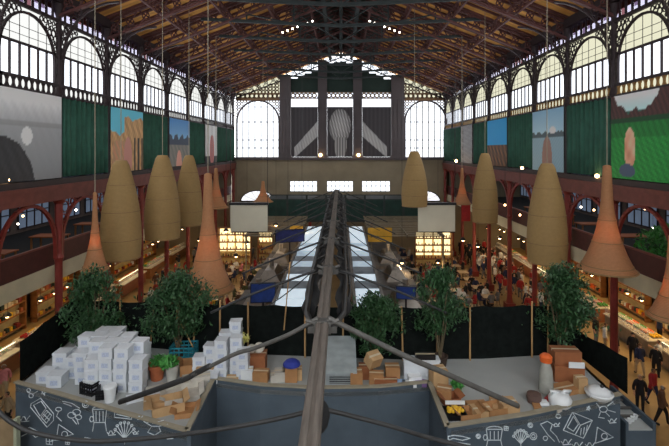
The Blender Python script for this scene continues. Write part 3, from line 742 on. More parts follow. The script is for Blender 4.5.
drawing('chalk_table_lamp', [circ(603, 409, 4, 3), [(607, 406), (612, 402), (614, 404)], [(599, 407), (596, 403)], [(605, 412), (609, 416)], [(600, 412), (598, 417), (604, 418)], [(596, 401), (606, 400), (613, 401)], [(608, 410), (615, 412)]], SEGR)

random.seed(5)
for (cx_, cy_, seg_) in [(44, 392, SEGL), (86, 404, SEGL), (112, 432, SEGL), (140, 417, SEGL), (50, 441, SEGL), (88, 440, SEGL), (136, 432, SEGL), (170, 436, SEGL), (25, 418, SEGL), (68, 442, SEGL),
                         (478, 436, SEGR), (506, 428, SEGR), (533, 436, SEGR), (530, 425, SEGR), (566, 441, SEGR), (590, 444, SEGR), (588, 408, SEGR), (612, 420, SEGR), (556, 424, SEGR), (577, 444, SEGR)]:
    k_ = random.randint(0, 3); r_ = random.uniform(2, 3.6)
    if k_ == 0: st = [circ(cx_, cy_, r_), circ(cx_, cy_, r_*.5)]
    elif k_ == 1: st = [[(cx_-r_*1.5, cy_+r_*.6*math.sin(q_)) if 0 else (cx_-r_*1.5+q_*r_*.5, cy_+r_*.7*math.sin(q_*1.9)) for q_ in range(7)], [(cx_-r_, cy_+r_), (cx_+r_*1.3, cy_+r_*.8)]]
    elif k_ == 2: st = [[(cx_+r_*math.cos(q_*1.2566*2), cy_+r_*math.sin(q_*1.2566*2)) for q_ in range(6)]]
    else: st = [[(cx_-r_, cy_-r_), (cx_+r_, cy_-r_*.6), (cx_+r_*.8, cy_+r_), (cx_-r_, cy_+r_*.8), (cx_-r_, cy_-r_)], [(cx_-r_, cy_), (cx_+r_, cy_)], [(cx_, cy_-r_), (cx_, cy_+r_)]]
    drawing('chalk_doodle', st, seg_)
# netting fence with stakes
fe = thing('netting_fence', 'black netting fence with wooden stakes around the kiosk roof', 'fence', (0, 15, DZ))
fl = [(-8.98, 12.3, 1.14)]+[(x, y, h) for (x, y), h in zip(bk, (1.3, 1.46, 1.56, 1.6, 1.62, 1.64, 1.58))]+[(7.5, 13.95, .8), (7.62, 11.7, 1.0)]
m = MB(); FH = 1.58
for (p, q) in zip(fl, fl[1:]):
    n = max(2, int((Vector(q)-Vector(p)).length/.3))
    for k in range(n):
        a = Vector(p).lerp(Vector(q), k/n); b = Vector(p).lerp(Vector(q), (k+1)/n)
        za = a.z-.05*math.sin(PI*((k) % 4)/4); zb = b.z-.05*math.sin(PI*((k+1) % 4)/4)
        m.add([(a.x, a.y, 0), (b.x, b.y, 0), (b.x, b.y, zb), (a.x, a.y, za), (a.x, a.y+.02, 0), (b.x, b.y+.02, 0), (b.x, b.y+.02, zb), (a.x, a.y+.02, za)], [(0, 1, 2, 3), (4, 5, 6, 7), (2, 3, 7, 6)])
o = m.build('netting', blackm, fe); o.location = (0, -15, 0)
def interp(px):   # fence depth at a picture column
    for (p, q) in zip(bk, bk[1:]):
        for k in range(21):
            a = Vector(p).lerp(Vector(q), k/20)
            if abs(a.x/a.y*F+VX-px) < 6: return a.y
    return 15.
for px, dx, top in ((120, 0, .02), (150, 3, .0), (177, 0, .04), (193, 2, 0), (220, 0, .1), (248, 0, .05), (305, 0, .03), (343, 0, 0), (403, -1, .05), (437, 0, .02), (470, 0, .06), (532, 0, .12), (548, 0, .02), (560, 0, 0)):
    d = interp(px)-.09; x = (px-VX)*d/F
    o = MB().tube([(x, d-15, 0), (x+dx*.05, d-15, FH+.05+top)], .028, 6).build('stake', wooden, fe)
for px, py0, px1, py1 in ((178, 318, 193, 347), (290, 262, 284, 330)):
    d = 13.75; a = P(px, py0, d); b = P(px1, py1, d); o = MB().tube([a-V(0, 15, DZ), b-V(0, 15, DZ)], .02, 6).build('stake', wooden, fe)

# ------------------------------------------------------------------ small things on the kiosk roof
def ground(px, py):      # point on the deck seen at this picture position
    d = (CH-DZ)*F/(py-VY); return V((px-VX)*d/F, d, DZ)
FBM = MB(); FBM.box(-.18, .18, -.17, .17, .0, .235); FL = MB(); FL.box(-.19, .19, -.18, .18, .235, .295); FS = MB(); FS.box(-.09, .09, -.1725, -.1715, .06, .18)
_fb = FBM.build('box_body', foam); _fl = FL.build('lid', foam); _fs = FS.build('label_sticker', foamtape)
first_foam = None
def foam_box(x, y, z, label, rz=None, s=1., group='white foam boxes on the kiosk roof'):
    global first_foam
    rz = random.uniform(-.07, .07) if rz is None else rz
    t = thing('foam_box', label, 'box', (x, y, z), rz, group); t.scale = (s, s, s)
    for p in (_fb, _fl, _fs):
        c = p.copy(); C.objects.link(c); c.parent = t
    return t
lay = ['bottom', 'second', 'third', 'fourth', 'fifth']
HT = {0: [2, 3, 4, 4, 3, 0], 1: [0, 4, 4, 4, 4, 3], 2: [0, 3, 4, 4, 4, 4], 3: [0, 0, 3, 4, 4, 3]}
rows = ['back row', 'second row', 'third row', 'front row']
for j in range(4):
    for i in range(6):
        for l in range(HT[j][i]):
            x = -7.85+.395*i+.12*j+.03*math.sin(j*3+i*2+l); y = 13.1-.385*j+.02*math.sin(i*2+l)
            foam_box(x, y, DZ+.298*l, f'white foam box in the big stack, {rows[j]}, {ORD[i]} from left, {lay[l]} layer')
for (x, y, l, s, w) in ((-8.3, 12.42, 0, 1.05, 'nearest the corner'), (-7.86, 12.2, 0, 1.1, 'in front, close to the black crate'), (-8.1, 12.86, 0, 1.1, 'bottom of the taller pair'), (-8.1, 12.84, 1, 1.1, 'on top of the pair'), (-7.64, 12.66, 0, 1., 'low against the big stack'), (-7.64, 12.66, 1, 1., 'raised against the big stack')):
    foam_box(x, y, DZ+.298*l*s, 'white foam box at the left roof end, ' + w, s=s)
for n_, (px, py, l) in enumerate(((200, 374, 2), (211, 372, 3), (222, 377, 4), (226, 368, 4), (237, 374, 4), (236, 366, 5), (243, 378, 3), (213, 381, 1))):
    g = ground(px, py)
    for q in range(l): foam_box(g.x, g.y, DZ+.298*q*.93, f'white foam box in the middle pile, {ORD[n_]} column, {lay[q]} layer', s=.93)
for p in (_fb, _fl, _fs): bpy.data.objects.remove(p)

def carton(px, py, w, d, h, label, mm=card, rz=0., z=0., tilt=0., flaps=False, name='cardboard_box', parts=True, group='cardboard boxes on the kiosk roof'):
    g = ground(px, py) if isinstance(px, (int, float)) else Vector(px)
    t = thing(name, label, 'box', (g.x, g.y+d/2, g.z+z), rz, group); t.rotation_euler = (tilt, 0, rz)
    b = MB(); e = .012
    b.box(-w/2, w/2, -d/2, d/2, 0, e); b.box(-w/2, w/2, -d/2, -d/2+e, e, h); b.box(-w/2, w/2, d/2-e, d/2, e, h); b.box(-w/2, -w/2+e, -d/2+e, d/2-e, e, h); b.box(w/2-e, w/2, -d/2+e, d/2-e, e, h)
    if not flaps: b.box(-w/2+e, w/2-e, -d/2+e, d/2-e, h-e, h)
    b.build('box_body', mm, t)
    if flaps:
        for s in (-1, 1):
            f = MB(); f.add([(s*w/2, -d/2, h), (s*w/2, d/2, h), (s*(w/2+.12), d/2, h+.07), (s*(w/2+.12), -d/2, h+.07), (s*w/2, -d/2, h+.01), (s*w/2, d/2, h+.01), (s*(w/2+.12), d/2, h+.08), (s*(w/2+.12), -d/2, h+.08)], [(0, 1, 2, 3), (4, 5, 6, 7), (2, 3, 7, 6), (0, 3, 7, 4)]); f.build('flap', mm, t)
    else:
        MB().box(-w/2-.002, w/2+.002, -.03, .03, h-.05, h+.003).build('tape_strip', tape, t)
    return t
def crate(px, py, w, d, h, label, mm, rz=0., z=0., name='plastic_crate'):
    g = ground(px, py); t = thing(name, label, 'crate', (g.x, g.y+d/2, g.z+z), rz); b = MB(); e = .02
    b.box(-w/2, w/2, -d/2, d/2, 0, .02)
    for zz in (.05, h*.4, h*.7, h-.03):
        for s in (-1, 1): b.bar((-w/2, s*d/2, zz), (w/2, s*d/2, zz), .02, .045); b.bar((s*w/2, -d/2, zz), (s*w/2, d/2, zz), .02, .045)
    for k in range(6):
        x = -w/2+w*k/5; [b.bar((x, s*d/2, 0), (x, s*d/2, h), .025, .02) for s in (-1, 1)]
    for k in range(5):
        y = -d/2+d*k/4; [b.bar((s*w/2, y, 0), (s*w/2, y, h), .025, .02) for s in (-1, 1)]
    b.build('crate_body', mm, t); return t
# left half
t = crate(90, 396, .42, .72, .32, 'black slatted crate leaning beside the big white stack', blackp, -.35)
MB().box(-.2, .2, -.3, -.26, .3, .34).box(-.2, .2, .1, .14, .3, .34).build('pale_slat', whitep, t)
crate(103, 400, .42, .42, .26, 'low black crate next to the white bucket', blackp, .2)
g = ground(110, 401); t = thing('bucket', 'small round white bucket on the roof edge by the black crates', 'bucket', g)
MB().lathe([(.12, 0), (.15, .34), (.165, .345), (.165, .37), (.145, .37), (.11, .03)], n=20).build('bucket_body', whitep, t); MB().lathe([(.17, .37), (.16, .4), (.02, .41)], n=20).build('lid', whitep, t)
g = ground(157, 379); t = thing('flower_pot', 'terracotta pot with leaves beside the big white stack', 'plant pot', g)
MB().lathe([(.16, 0), (.22, .36), (.26, .36), (.26, .44), (.22, .44), (.18, .3)], n=20).build('pot', terra, t)
def leafball(name, parent, c, r, n, size, mm=greenleaf2, sz=1.):
    m = MB()
    for k in range(n):
        while True:
            p = V(random.uniform(-1, 1), random.uniform(-1, 1), random.uniform(-1, 1))
            if .25 < p.length < 1: break
        p = V(p.x*r, p.y*r, p.z*r*sz)+Vector(c); R = Matrix.Rotation(random.uniform(0, 6.28), 3, 'Z') @ Matrix.Rotation(random.uniform(-1.1, 1.1), 3, 'X'); s = size*random.uniform(.7, 1.3)
        q = [p+R @ V(*w) for w in ((0, -s, 0), (s*.38, 0, .1*s), (0, s, 0), (-s*.38, 0, .1*s))]
        m.add(q, [(0, 1, 2), (0, 2, 3)])
    return m.build(name, mm, parent)
leafball('leaves', t, (0, 0, .5), .2, 90, .09)
g = ground(172, 380); t = thing('bucket', 'pale bucket with bright green leaves beside the teal crate', 'bucket', g)
MB().lathe([(.13, 0), (.18, .4), (.2, .4), (.2, .43), (.17, .43), (.12, .04)], n=20).build('bucket_body', mat('pale_grey_plastic', srgb(180, 178, 168), .6), t); leafball('leaves', t, (-.1, 0, .52), .27, 160, .1, sz=.6)
crate(181, 364, .72, .5, .5, 'teal plastic crate in front of the netting', teal, .05)
MBt = MB()
carton(188, 376, .55, .5, .3, 'brown cardboard box below the teal crate, flaps open', card, .2, flaps=True)
carton(205, 379, .5, .4, .3, 'tan cardboard box in front of the middle white pile', card2, -.1)
carton(192, 388, .7, .5, .16, 'pale flat carton lying before the middle boxes', mat('pale_carton', srgb(190, 184, 172), .8), .3, name='flat_carton')
carton(199, 388, .5, .3, .12, 'second pale flat carton beside the recess edge', mat('pale_carton', (0, 0, 0)), .3, z=.165, name='flat_carton')
carton(176, 404, .85, .9, .13, 'wide pale tray of loose packing, left of the recess', mat('pale_carton', (0, 0, 0)), .35, flaps=True, name='flat_carton')
carton(163, 416, .75, .6, .22, 'large open tan box nearest the roof corner', card2, .45, flaps=True)
carton(150, 409, .5, .5, .1, 'flattened tan box left of the open one', card2, .4, name='flat_carton')
carton(182, 419, .45, .5, .12, 'flat tan box with red print by the recess corner', card, .2, flaps=True, name='flat_carton')
carton(140, 401, .8, .35, .07, 'thin white foam sheet lying behind the bucket', foam, .5, name='foam_sheet')
carton(158, 393, .7, .35, .07, 'thin grey sheet sloping behind the packing tray', mat('pale_grey_plastic', (0, 0, 0)), .55, name='foam_sheet')
t = carton(254, 374, .62, .5, .5, 'tall brown carton topped with white bags', card3, .04)
carton(246, 382, .32, .3, .3, 'white carton at the foot of the tall brown carton', whitep, .1)
carton(260, 384, .42, .3, .3, 'brown carton right of the small white carton', card, -.05)
carton(231, 384, .35, .3, .12, 'low tan tray in front of the middle white pile', card2, .0, name='flat_carton')
for q in range(4): carton(275+q*4, 383-q*.6, .3, .34, .2+.06*(q % 2), ['grey egg tray stack, leftmost of four by the recess', 'grey egg tray stack, second of four by the recess', 'grey egg tray stack, third of four by the recess', 'grey egg tray stack, rightmost by the recess'][q], mat('pale_carton', (0, 0, 0)), .15, name='egg_tray')
t = carton(291, 383, .34, .34, .42, 'upright brown carton with a blue cloth on top', card, .0, group=None)
g = ground(291, 383); o = MB().lathe([(.25, 0), (.24, .05), (.17, .12), (.05, .16)], n=12).build('folded_cloth', bluep); o.location = g+V(0, .17, .425); tag(o, 'crumpled blue cloth lying on the upright brown carton', 'cloth')
carton(298, 381, .2, .3, .3, 'narrow tan carton by the grey beam', card2, .1)
g = ground(254, 374)
for q, (dx, dz, r, nm) in enumerate(((-.12, .5, .14, 'left'), (.1, .5, .17, 'right'))):
    o = MB().sphere((0, 0, r*.9), r, 10, sz=.9).build('paper_bag', mat('off_white_paper', srgb(206, 200, 186), .8)); o.location = g+V(dx, .25, dz); tag(o, f'crumpled off-white bag on the tall brown carton, {nm} one', 'bag', 'bags on the tall carton')
o = leafball('cauliflower_leaves', None, (0, 0, 0), .14, 60, .07, mat('pale_yellow_leaf', srgb(196, 190, 110), .7)); o.location = ground(244, 374)+V(0, .1, 1.0); o.name = 'leafy_bunch'; tag(o, 'pale yellow leafy bunch on the highest middle foam boxes', 'vegetable')
# right half
t = thing('cabinet', 'long grey cabinet with pale top right of the central beam', 'cabinet', (0, 12.15, DZ))
m = MB()
def slab(m, x0, x1, y0, y1, za, zb, zc, zd): return m.add([(x0, y0, za), (x1, y0, za), (x1, y1, zb), (x0, y1, zb), (x0, y0, zc), (x1, y0, zc), (x1, y1, zd), (x0, y1, zd)], [(0, 3, 2, 1), (4, 5, 6, 7), (0, 1, 5, 4), (1, 2, 6, 5), (2, 3, 7, 6), (3, 0, 4, 7)])
slab(MB(), -.42, .4, 0, 1.5, .01, .01, .34, .66).build('cabinet_body', mat('cab_grey', srgb(150, 156, 156), .6), t)
slab(MB(), -.46, .44, -.04, 1.54, .34, .66, .4, .72).build('cabinet_top', mat('cab_top', srgb(158, 166, 166), .6), t)
MB().box(-.32, .3, -.012, 0, .06, .26).build('dark_vent', darkm, t)
for k in range(4): MB().box(-.32, .3, -.02, -.008, .08+k*.05, .1+k*.05).build('vent_slat', mat('cab_grey', (0, 0, 0)), t)
carton(356, 386, .34, .34, .36, 'brown carton next to the grey cabinet', card, .1)
carton(366, 380, .4, .3, .36, 'dark brown carton behind the others, holding up the tilted one', card3, .0)
carton(372, 381, .38, .32, .34, 'cardboard box tilted on its corner atop two cartons', card2, .6, z=.42, tilt=.5)
carton(377, 386, .4, .3, .3, 'brown carton in front below the tilted box', card, -.1)
carton(393, 381, .4, .34, .36, 'brown carton between tilted box and white board', card, .0)
carton(386, 388, .62, .2, .2, 'low orange-brown box at the recess rim', card3, .0)
g = ground(423, 383); t = thing('foam_board', 'big white foam crate standing behind the papers', 'box', g+V(0, .3, 0)); MB().box(-.5, .5, -.14, .14, 0, .5).build('crate_wall', foam, t); MB().box(-.52, .52, -.16, .16, .5, .56).build('lid', foam, t)
g = ground(428, 377); t = carton(ground(427, 383)+V(0, .15, 0), None, .55, .26, .12, 'dark flat case resting on the white foam crate', blackp, .0, z=.565)
for q, (px, py, c, nm) in enumerate(((399, 387, 'blue_print', 'blue'), (410, 388, 'white_plastic', 'white'), (421, 387, 'purple_print', 'purple'), (415, 384, 'white_plastic', 'plain'))):
    mm = mat('blue_print', srgb(150, 180, 214), .6) if c == 'blue_print' else mat('purple_print', srgb(110, 84, 130), .6) if c == 'purple_print' else whitep
    g = ground(px, py); o = MB().rbox((0, 0, .05), (.36, .24, .1), random.uniform(-.3, .3)).build('paper_pack', mm); o.location = g+V(0, .12, 0 if q < 3 else .1); tag(o, f'{nm} paper pack lying before the white foam crate', 'packet', 'paper packs by the recess')
carton(440, 390, .42, .4, .5, 'tall tan carton at the right corner of the recess', card2, .15)
carton(446, 402, .36, .34, .28, 'brown carton leaning in front of the tall tan one', card, -.3)
carton(452, 408, .4, .4, .2, 'open brown carton with green leaves behind', card3, .2, flaps=True)
o = leafball('leafy_bunch', None, (0, 0, 0), .14, 70, .1, greenleaf2); o.location = ground(456, 398)+V(.05, .1, .3); tag(o, 'dark green leafy bunch beside the brown cartons', 'vegetable')
t = crate(457, 421, .5, .42, .13, 'low black crate heaped with yellow fruit', blackp, .05)
g = ground(457, 421)
for q in range(14):
    a = q*2.4; r = .045*math.sqrt(q); o = MB().sphere((0, 0, 0), .055, 10, sz=.9).build('yellow_lemon', yellowf, smooth=True); o.location = g+V(r*math.cos(a)*1.1, .21+r*math.sin(a)*.8, .075+.065*(1-r*4)+.05); tag(o, 'yellow lemon in the heap on the low black crate', 'fruit', 'lemons in the black crate')
o = MB().box(-.24, .24, -.02, .02, 0, .08).build('white_bar', whitep); o.location = ground(455, 413)+V(0, 0, .22); o.name = 'white_tray'; tag(o, 'narrow white tray on the open brown carton', 'tray')
for q, (px, py, w, h, rz, lb) in enumerate(((470, 421, .5, .14, .15, 'low tan box beside the fruit crate'), (484, 419, .45, .16, .2, 'low tan box, second beyond the fruit crate'), (497, 418, .5, .2, .25, 'low tan box behind the right chair drawing'), (511, 416, .42, .26, .1, 'taller tan box above the sprig drawing'), (480, 413, .5, .1, .1, 'flat tan box lying behind the low row'), (503, 410, .45, .12, -.1, 'flat tan box behind the taller box'))):
    carton(px, py, w, .4, h, lb, card2 if q % 2 else card, rz, flaps=q in (0, 2))
g = ground(534, 402); o = MB().lathe([(.16, 0), (.19, .12), (.17, .22), (.05, .24)], n=16).build('round_tin', mat('dull_brown', srgb(96, 74, 66), .7)); o.location = g; tag(o, 'dull brown round tin behind the paper scraps', 'tin')
g = ground(546, 392); t = thing('water_jug', 'tall clear bottle with orange cap before the big cartons', 'bottle', g)
MB().lathe([(.17, 0), (.19, .06), (.18, .4), (.16, .62), (.11, .78), (.1, .84)], n=20).build('bottle_body', clearp, t, smooth=True); MB().lathe([(.15, .82), (.16, .96), (.1, 1.02), (.04, 1.03)], n=16).build('cap', orange, t)
carton(571, 383, .8, .55, .44, 'big brown carton, lower of the pair behind the bottle', card3, -.12)
carton(569, 381, .74, .45, .36, 'big brown carton, upper of the pair behind the bottle', card3, -.06, z=.445)
g = ground(572, 384); o = MB().rbox((0, 0, 0), (.42, .02, .16), -.1).build('shipping_label', whitep); o.location = g+V(.1, -.06, .55); tag(o, 'white sheet taped to the big brown cartons', 'paper')
carton(583, 394, .26, .24, .4, 'narrow tan carton standing at the big carton corner', card2, .1)
carton(568, 396, .75, .45, .12, 'flat brown box under the white bag', card, .3)
g = ground(560, 406); t = thing('plastic_bag', 'knotted white plastic bag on the roof edge', 'bag', g)
m = MB(); m.lathe([(.2, 0), (.27, .08), (.28, .2), (.22, .3), (.1, .34)], n=14); m.build('bag_body', whitep, t, smooth=True); MB().tube([(-.2, 0, .26), (-.24, 0, .4), (-.12, 0, .36), (-.05, 0, .3)], .045, 6).tube([(.2, 0, .26), (.26, 0, .38), (.12, 0, .38), (.05, 0, .3)], .045, 6).build('bag_handle', whitep, t, smooth=True)
g = ground(599, 400); t = thing('serving_bowl', 'white lidded bowl at the right end of the roof', 'bowl', g)
MB().lathe([(.18, 0), (.3, .12), (.34, .2), (.34, .22), (.2, .24)], n=20).build('bowl_body', whitep, t, smooth=True); MB().lathe([(.32, .22), (.2, .3), (.05, .33)], n=20).build('lid', whitep, t, smooth=True); MB().sphere((.08, 0, .36), .05, 8).build('knob', blackp, t)
for q, (px, py, mm, lb) in enumerate(((543, 404, whitep, 'white paper scrap lying beside the brown tin'), (550, 400, redcloth, 'reddish wrapper near the brown tin'), (537, 408, card, 'brown paper scrap near the white bag'), (556, 410, mat('pale_carton', (0, 0, 0)), 'grey paper scrap under the white bag'))):
    o = MB().rbox((0, 0, .04), (.24, .18, .07), q*.7).build('paper_scrap', mm); o.location = ground(px, py); tag(o, lb, 'paper')

# low stall beyond the right end, and board at lower left
t = thing('serving_stall', 'low blue-grey stall beyond the right end of the kiosk', 'stall', (8.1, 11.2, 0))
MB().box(-.4, .42, .7, 2.6, 0, 4.4).box(-.4, -.32, .7, 2.6, 4.4, 4.62).box(.34, .42, .7, 2.6, 4.4, 4.62).build('stall_body', chalk, t)
MB().box(-.32, .34, .72, 2.58, 4.4, 4.43).build('stall_top', deckm, t)
for k in range(4): MB().bar((-.32, 1.2+.4*k, 4.5), (.34, 1.2+.4*k, 4.5), .08, .05).build('top_slat', hosem, t)
for k in range(4):
    q = thing('cup', ['white cup on the low stall, nearest the kiosk', 'white cup on the low stall, second from the kiosk', 'white cup on the low stall, third from the kiosk', 'white cup on the low stall, farthest from the kiosk'][k], 'cup', (7.86+.14*k, 12.1+.09*k, 4.43), group='white cups on the low stall')
    MB().lathe([(.035, 0), (.06, .13), (.055, .13), (.03, .02)], n=10).build('cup_body', whitep, q); MB().ring((.07, 0, .07), .03, .012, (1, 0, 0), (0, 0, 1), 8, d=.012).build('handle', whitep, q)
t = thing('wooden_screen', 'pale upright wooden board at the lower left beside the kiosk', 'board', (-8.7, 11.35, 0)); MB().box(-.9, .3, -.05, .05, 0, 5.05).build('board', mat('drab_wood', srgb(150, 128, 96), .8), t); MB().box(.3, .38, -.07, .07, 0, 5.1).build('edge_post', mat('pale_green_wood', srgb(170, 176, 150), .8), t)

# ------------------------------------------------------------------ trees behind the boxes
def tree(px, pb, d, rpx, ytop, ybot, label, seed, n=4200):
    random.seed(seed); base = V((px-VX)*d/F, d, DZ); top = P(px, ytop, d).z-DZ; low = max(.15, P(px, ybot, d).z-DZ); r = rpx*d/F
    t = thing('potted_tree', label, 'tree', base, group='leafy trees at the netting fence')
    MB().lathe([(.17, 0), (.22, .3), (.24, .3), (.24, .34), (.2, .34), (.17, .28)], n=16).build('pot', mat('dark_pot', srgb(70, 54, 44), .8), t)
    tr = MB()
    for k in range(4):
        a = k*1.7; e = V(math.cos(a)*r*.45, math.sin(a)*r*.4, top*.82)
        tr.tube([(0, 0, .25), (e.x*.25+.04*math.cos(a), e.y*.25, top*.35), (e.x*.6, e.y*.6, top*.6), e], [.035, .028, .02, .008], 6)
    tr.build('trunk', bark, t)
    m = MB(); cl = []
    for k in range(38):
        z = low+(top-low)*random.uniform(.0, 1)**.7; f = math.sin(PI*min(1, max(.12, (z-low)/(top-low)*.85+.12))); a = random.uniform(0, 6.28); rr = r*min(1, f*1.25)*random.uniform(.1, .9)
        cl.append((V(rr*math.cos(a), rr*math.sin(a)*.8, z), r*random.uniform(.2, .38)))
    for k in range(n):
        c, cr = random.choice(cl); p = c+V(random.gauss(0, 1), random.gauss(0, 1), random.gauss(0, .8))*cr*.55
        R = Matrix.Rotation(random.uniform(0, 6.28), 3, 'Z') @ Matrix.Rotation(random.uniform(-1.2, 1.2), 3, 'X'); s = random.uniform(.05, .095)
        m.add([p+R @ V(*w) for w in ((0, -s, 0), (s*.42, 0, .12*s), (0, s, 0), (-s*.42, 0, .12*s))], [(0, 1, 2), (0, 2, 3)])
    m.build('foliage', greenleaf, t)
tree(96, 0, 13.95, 31, 272, 335, 'leafy tree farthest left, under the narrow horn lamp', 1)
tree(178, 0, 13.75, 38, 280, 335, 'wide leafy tree under the largest left horn lamp', 2, 5600)
tree(374, 0, 13.3, 28, 298, 350, 'low leafy tree just right of the central beam', 3)
tree(440, 0, 13.2, 28, 272, 335, 'leafy tree in front of the right tables, between two stakes', 4)
tree(561, 0, 13.3, 36, 272, 335, 'leafy tree below the large right basket lamp', 5, 5600)
random.seed(21)

# ------------------------------------------------------------------ central ridge beam with pipes
HB = 3.3; bx = -.36; zt = CH-HB
t = thing('canopy_ridge_frame', 'long grey ridge beam with knuckle joints running down the middle of the hall', 'beam frame', (bx, 8.5, zt))
js = [4.5+4*k for k in range(9)]
for k, y in enumerate(js[:-1]):
    dx = .06*math.sin(k*2.1)
    y0 = y+.12 if k else 3.6; MB().box(-.12, .12, y0-8.5, y+3.88-8.5, -.17, 0).box(-.095, -.03, y0-8.5, y+3.88-8.5, 0, .02).box(.03, .095, y0-8.5, y+3.88-8.5, 0, .02).build('ridge_beam', beamm, t)
for y in js[1:]:
    m = MB(); m.rbox((0, y-8.5, -.1), (.33, .2, .24), 0); 
    for s in (-1, 1): m.rbox((s*.2, y-8.5, -.16), (.16, .1, .12), 0); m.tube([(s*.15, y-8.5, -.05), (s*.32, y-8.5, .02)], .04, 8)
    m.build('knuckle_joint', hosem, t)
for s in (-1, 1):
    m = MB(); m.tube([(s*.22, 8.7-8.5, -.2), (s*.42, 10.-8.5, -.42), (s*.5, 12.6-8.5, -.5), (s*.5, 37-8.5, -.5)], .06, 8)
    m.tube([(s*.22, 9-8.5, -.3), (s*.5, 11-8.5, -.7), (s*.62, 12.6-8.5, -.8), (s*.62, 37-8.5, -.8)], .05, 8); m.build('lower_pipe', darkpipe, t)
    m = MB(); y = 12.5
    while y < 36:
        m.tube([(s*.12, y-8.5, -.12), (s*.5, y+.9-8.5, -.5)], .035, 6); m.tube([(s*.12, y+1.8-8.5, -.12), (s*.5, y+.9-8.5, -.5)], .035, 6)
        m.tube([(s*.5, y-8.5, -.5), (s*.62, y+.9-8.5, -.8)], .03, 6); y += 1.8
    m.build('web_bracing', darkpipe, t)
    # gathered dark fabric slung beneath the beam
    m = MB(); pts = []
    for k in range(60):
        y = 10.6+k*.44; pts.append((s*(.4+.06*math.sin(k*1.3)), y-8.5, -.6-.12*abs(math.sin(k*.42))))
    m.tube(pts, [.15+.04*math.sin(k*.9) for k in range(60)], 8); m.build('gathered_fabric', darkm, t, smooth=True)
# curved side pipes
def pipe(name, label, pts, r, mm=hosem, n=8):
    P3 = [Vector(p) for p in pts]; out = []
    for i in range(len(P3)-1):
        p0 = P3[max(i-1, 0)]; p1 = P3[i]; p2 = P3[i+1]; p3 = P3[min(i+2, len(P3)-1)]
        for k in range(5):
            u = k/5; out.append(.5*((2*p1)+(p2-p0)*u+(2*p0-5*p1+4*p2-p3)*u*u+(3*p1-p0-3*p2+p3)*u**3))
    out.append(P3[-1]); o = bpy.data.objects; m = MB().tube([p-P3[0] for p in out], r, n).build(name, mm, smooth=True); m.location = P3[0]
    return tag(m, label, 'pipe', 'pipes branching from the ridge beam')
pipe('branch_pipe', 'long grey pipe sloping right from the nearest beam joint', [P(328, 318, 8.5), P(350, 329, 8.55), P(405, 356, 8.7), P(440, 371, 8.9), P(480, 389, 9.1), P(518, 406, 9.3)], .055)
pipe('branch_pipe', 'grey pipe sloping left from the nearest beam joint to a black end', [P(318, 318, 8.5), P(290, 334, 8.6), P(255, 348, 8.8), P(235, 354, 9.), P(205, 369, 9.2), P(183, 379, 9.4)], .042)
m = pipe('branch_pipe', 'thick black pipe end lying above the cartons at left', [P(210, 366, 9.15), P(196, 373, 9.3), P(180, 381, 9.45), P(120, 402, 10.3)], .06, darkpipe)
pipe('branch_pipe', 'lower grey pipe bending left across the kiosk front', [P(318, 404, 6.6), P(302, 413, 6.6), P(240, 426, 6.7), P(160, 437, 6.9), P(90, 441, 7.), P(35, 433, 7.), P(8, 420, 7.), P(-12, 400, 7.)], .034, darkpipe)
pipe('branch_pipe', 'lower grey pipe bending right across the recess', [P(318, 408, 6.6), P(340, 413, 6.6), P(390, 426, 6.7), P(430, 438, 6.9), P(480, 450, 7.0)], .034, darkpipe)
o = MB().sphere((0, 0, 0), .3, 14, sz=1.2).build('black_wrap', darkm, smooth=True); o.location = P(316, 416, 6.4); o.scale = (.68, 1.3, .45); tag(o, 'bundled black wrapping under the ridge beam at the near joint', 'wrap'); o.name = 'fabric_bundle'
for k, y in enumerate(js[2:], 1):
    for s, nm in ((-1, 'left'), (1, 'right')):
        pts = [(bx+s*.35, y, zt-.12), (bx+s*1.1, y+.1, zt-.42), (bx+s*2.2, y+.15, zt-.85), (bx+s*3.4, y+.2, zt-1.4)]
        pipe('branch_pipe', f'dark pipe arching {nm} from the ridge beam, {ORD[k]} joint beyond the nearest', pts, .035, darkpipe)
        pts = [(bx+s*.35, y+2, zt-.5), (bx+s*1.6, y+1.8, zt-1.5), (bx+s*3.0, y+1.5, zt-2.2)]
        pipe('branch_pipe', f'thin dark brace crossing {nm} between pipes, {ORD[k]} bay beyond the nearest joint', pts, .02, darkpipe)

# roof sheets on the central stalls, most brightened by added emission
for s, xa, xb, nm in ((-1, -3.0, -1.25, 'left'), (1, .72, 1.9, 'right')):
    t = thing('sheet_roof', f'row of shiny pale roof sheets with added glow just {nm} of the ridge beam', 'roof', ((xa+xb)/2, 19.5, 4.9)); y = 0; k = 0; w = (xb-xa)/2
    while y < 20:
        L = .98; dz = .16
        m = MB(); m.add([(-w, y, 0), (w, y, 0), (w, y+L, dz), (-w, y+L, dz), (-w, y, -.03), (w, y, -.03), (w, y+L, dz-.03), (-w, y+L, dz-.03)], [(0, 1, 2, 3), (4, 7, 6, 5), (0, 1, 5, 4), (2, 3, 7, 6), (0, 3, 7, 4), (1, 2, 6, 5)]); m.build('roof_sheet', [glow_sheet, glow_sheet_pale, glow_sheet, glow_sheet, mirror2][(k*7+k//3) % 5], t)
        y += 1.3 if k % 3 else 1.55; k += 1
    MB().box(-w-.15, w+.15, -.4, 20.4, -.35, -.2).box(-w-.15, -w-.02, -.4, 20.4, -.2, .18).box(w+.02, w+.15, -.4, 20.4, -.2, .18).build('roof_tray', grayk, t)
    for yy_ in (0.2, 6.8, 13.4, 20):
        for xx in (-w, w): MB().bar((xx, yy_, -4.9), (xx, yy_, -.3), .1, .1).build('support_post', iron, t)

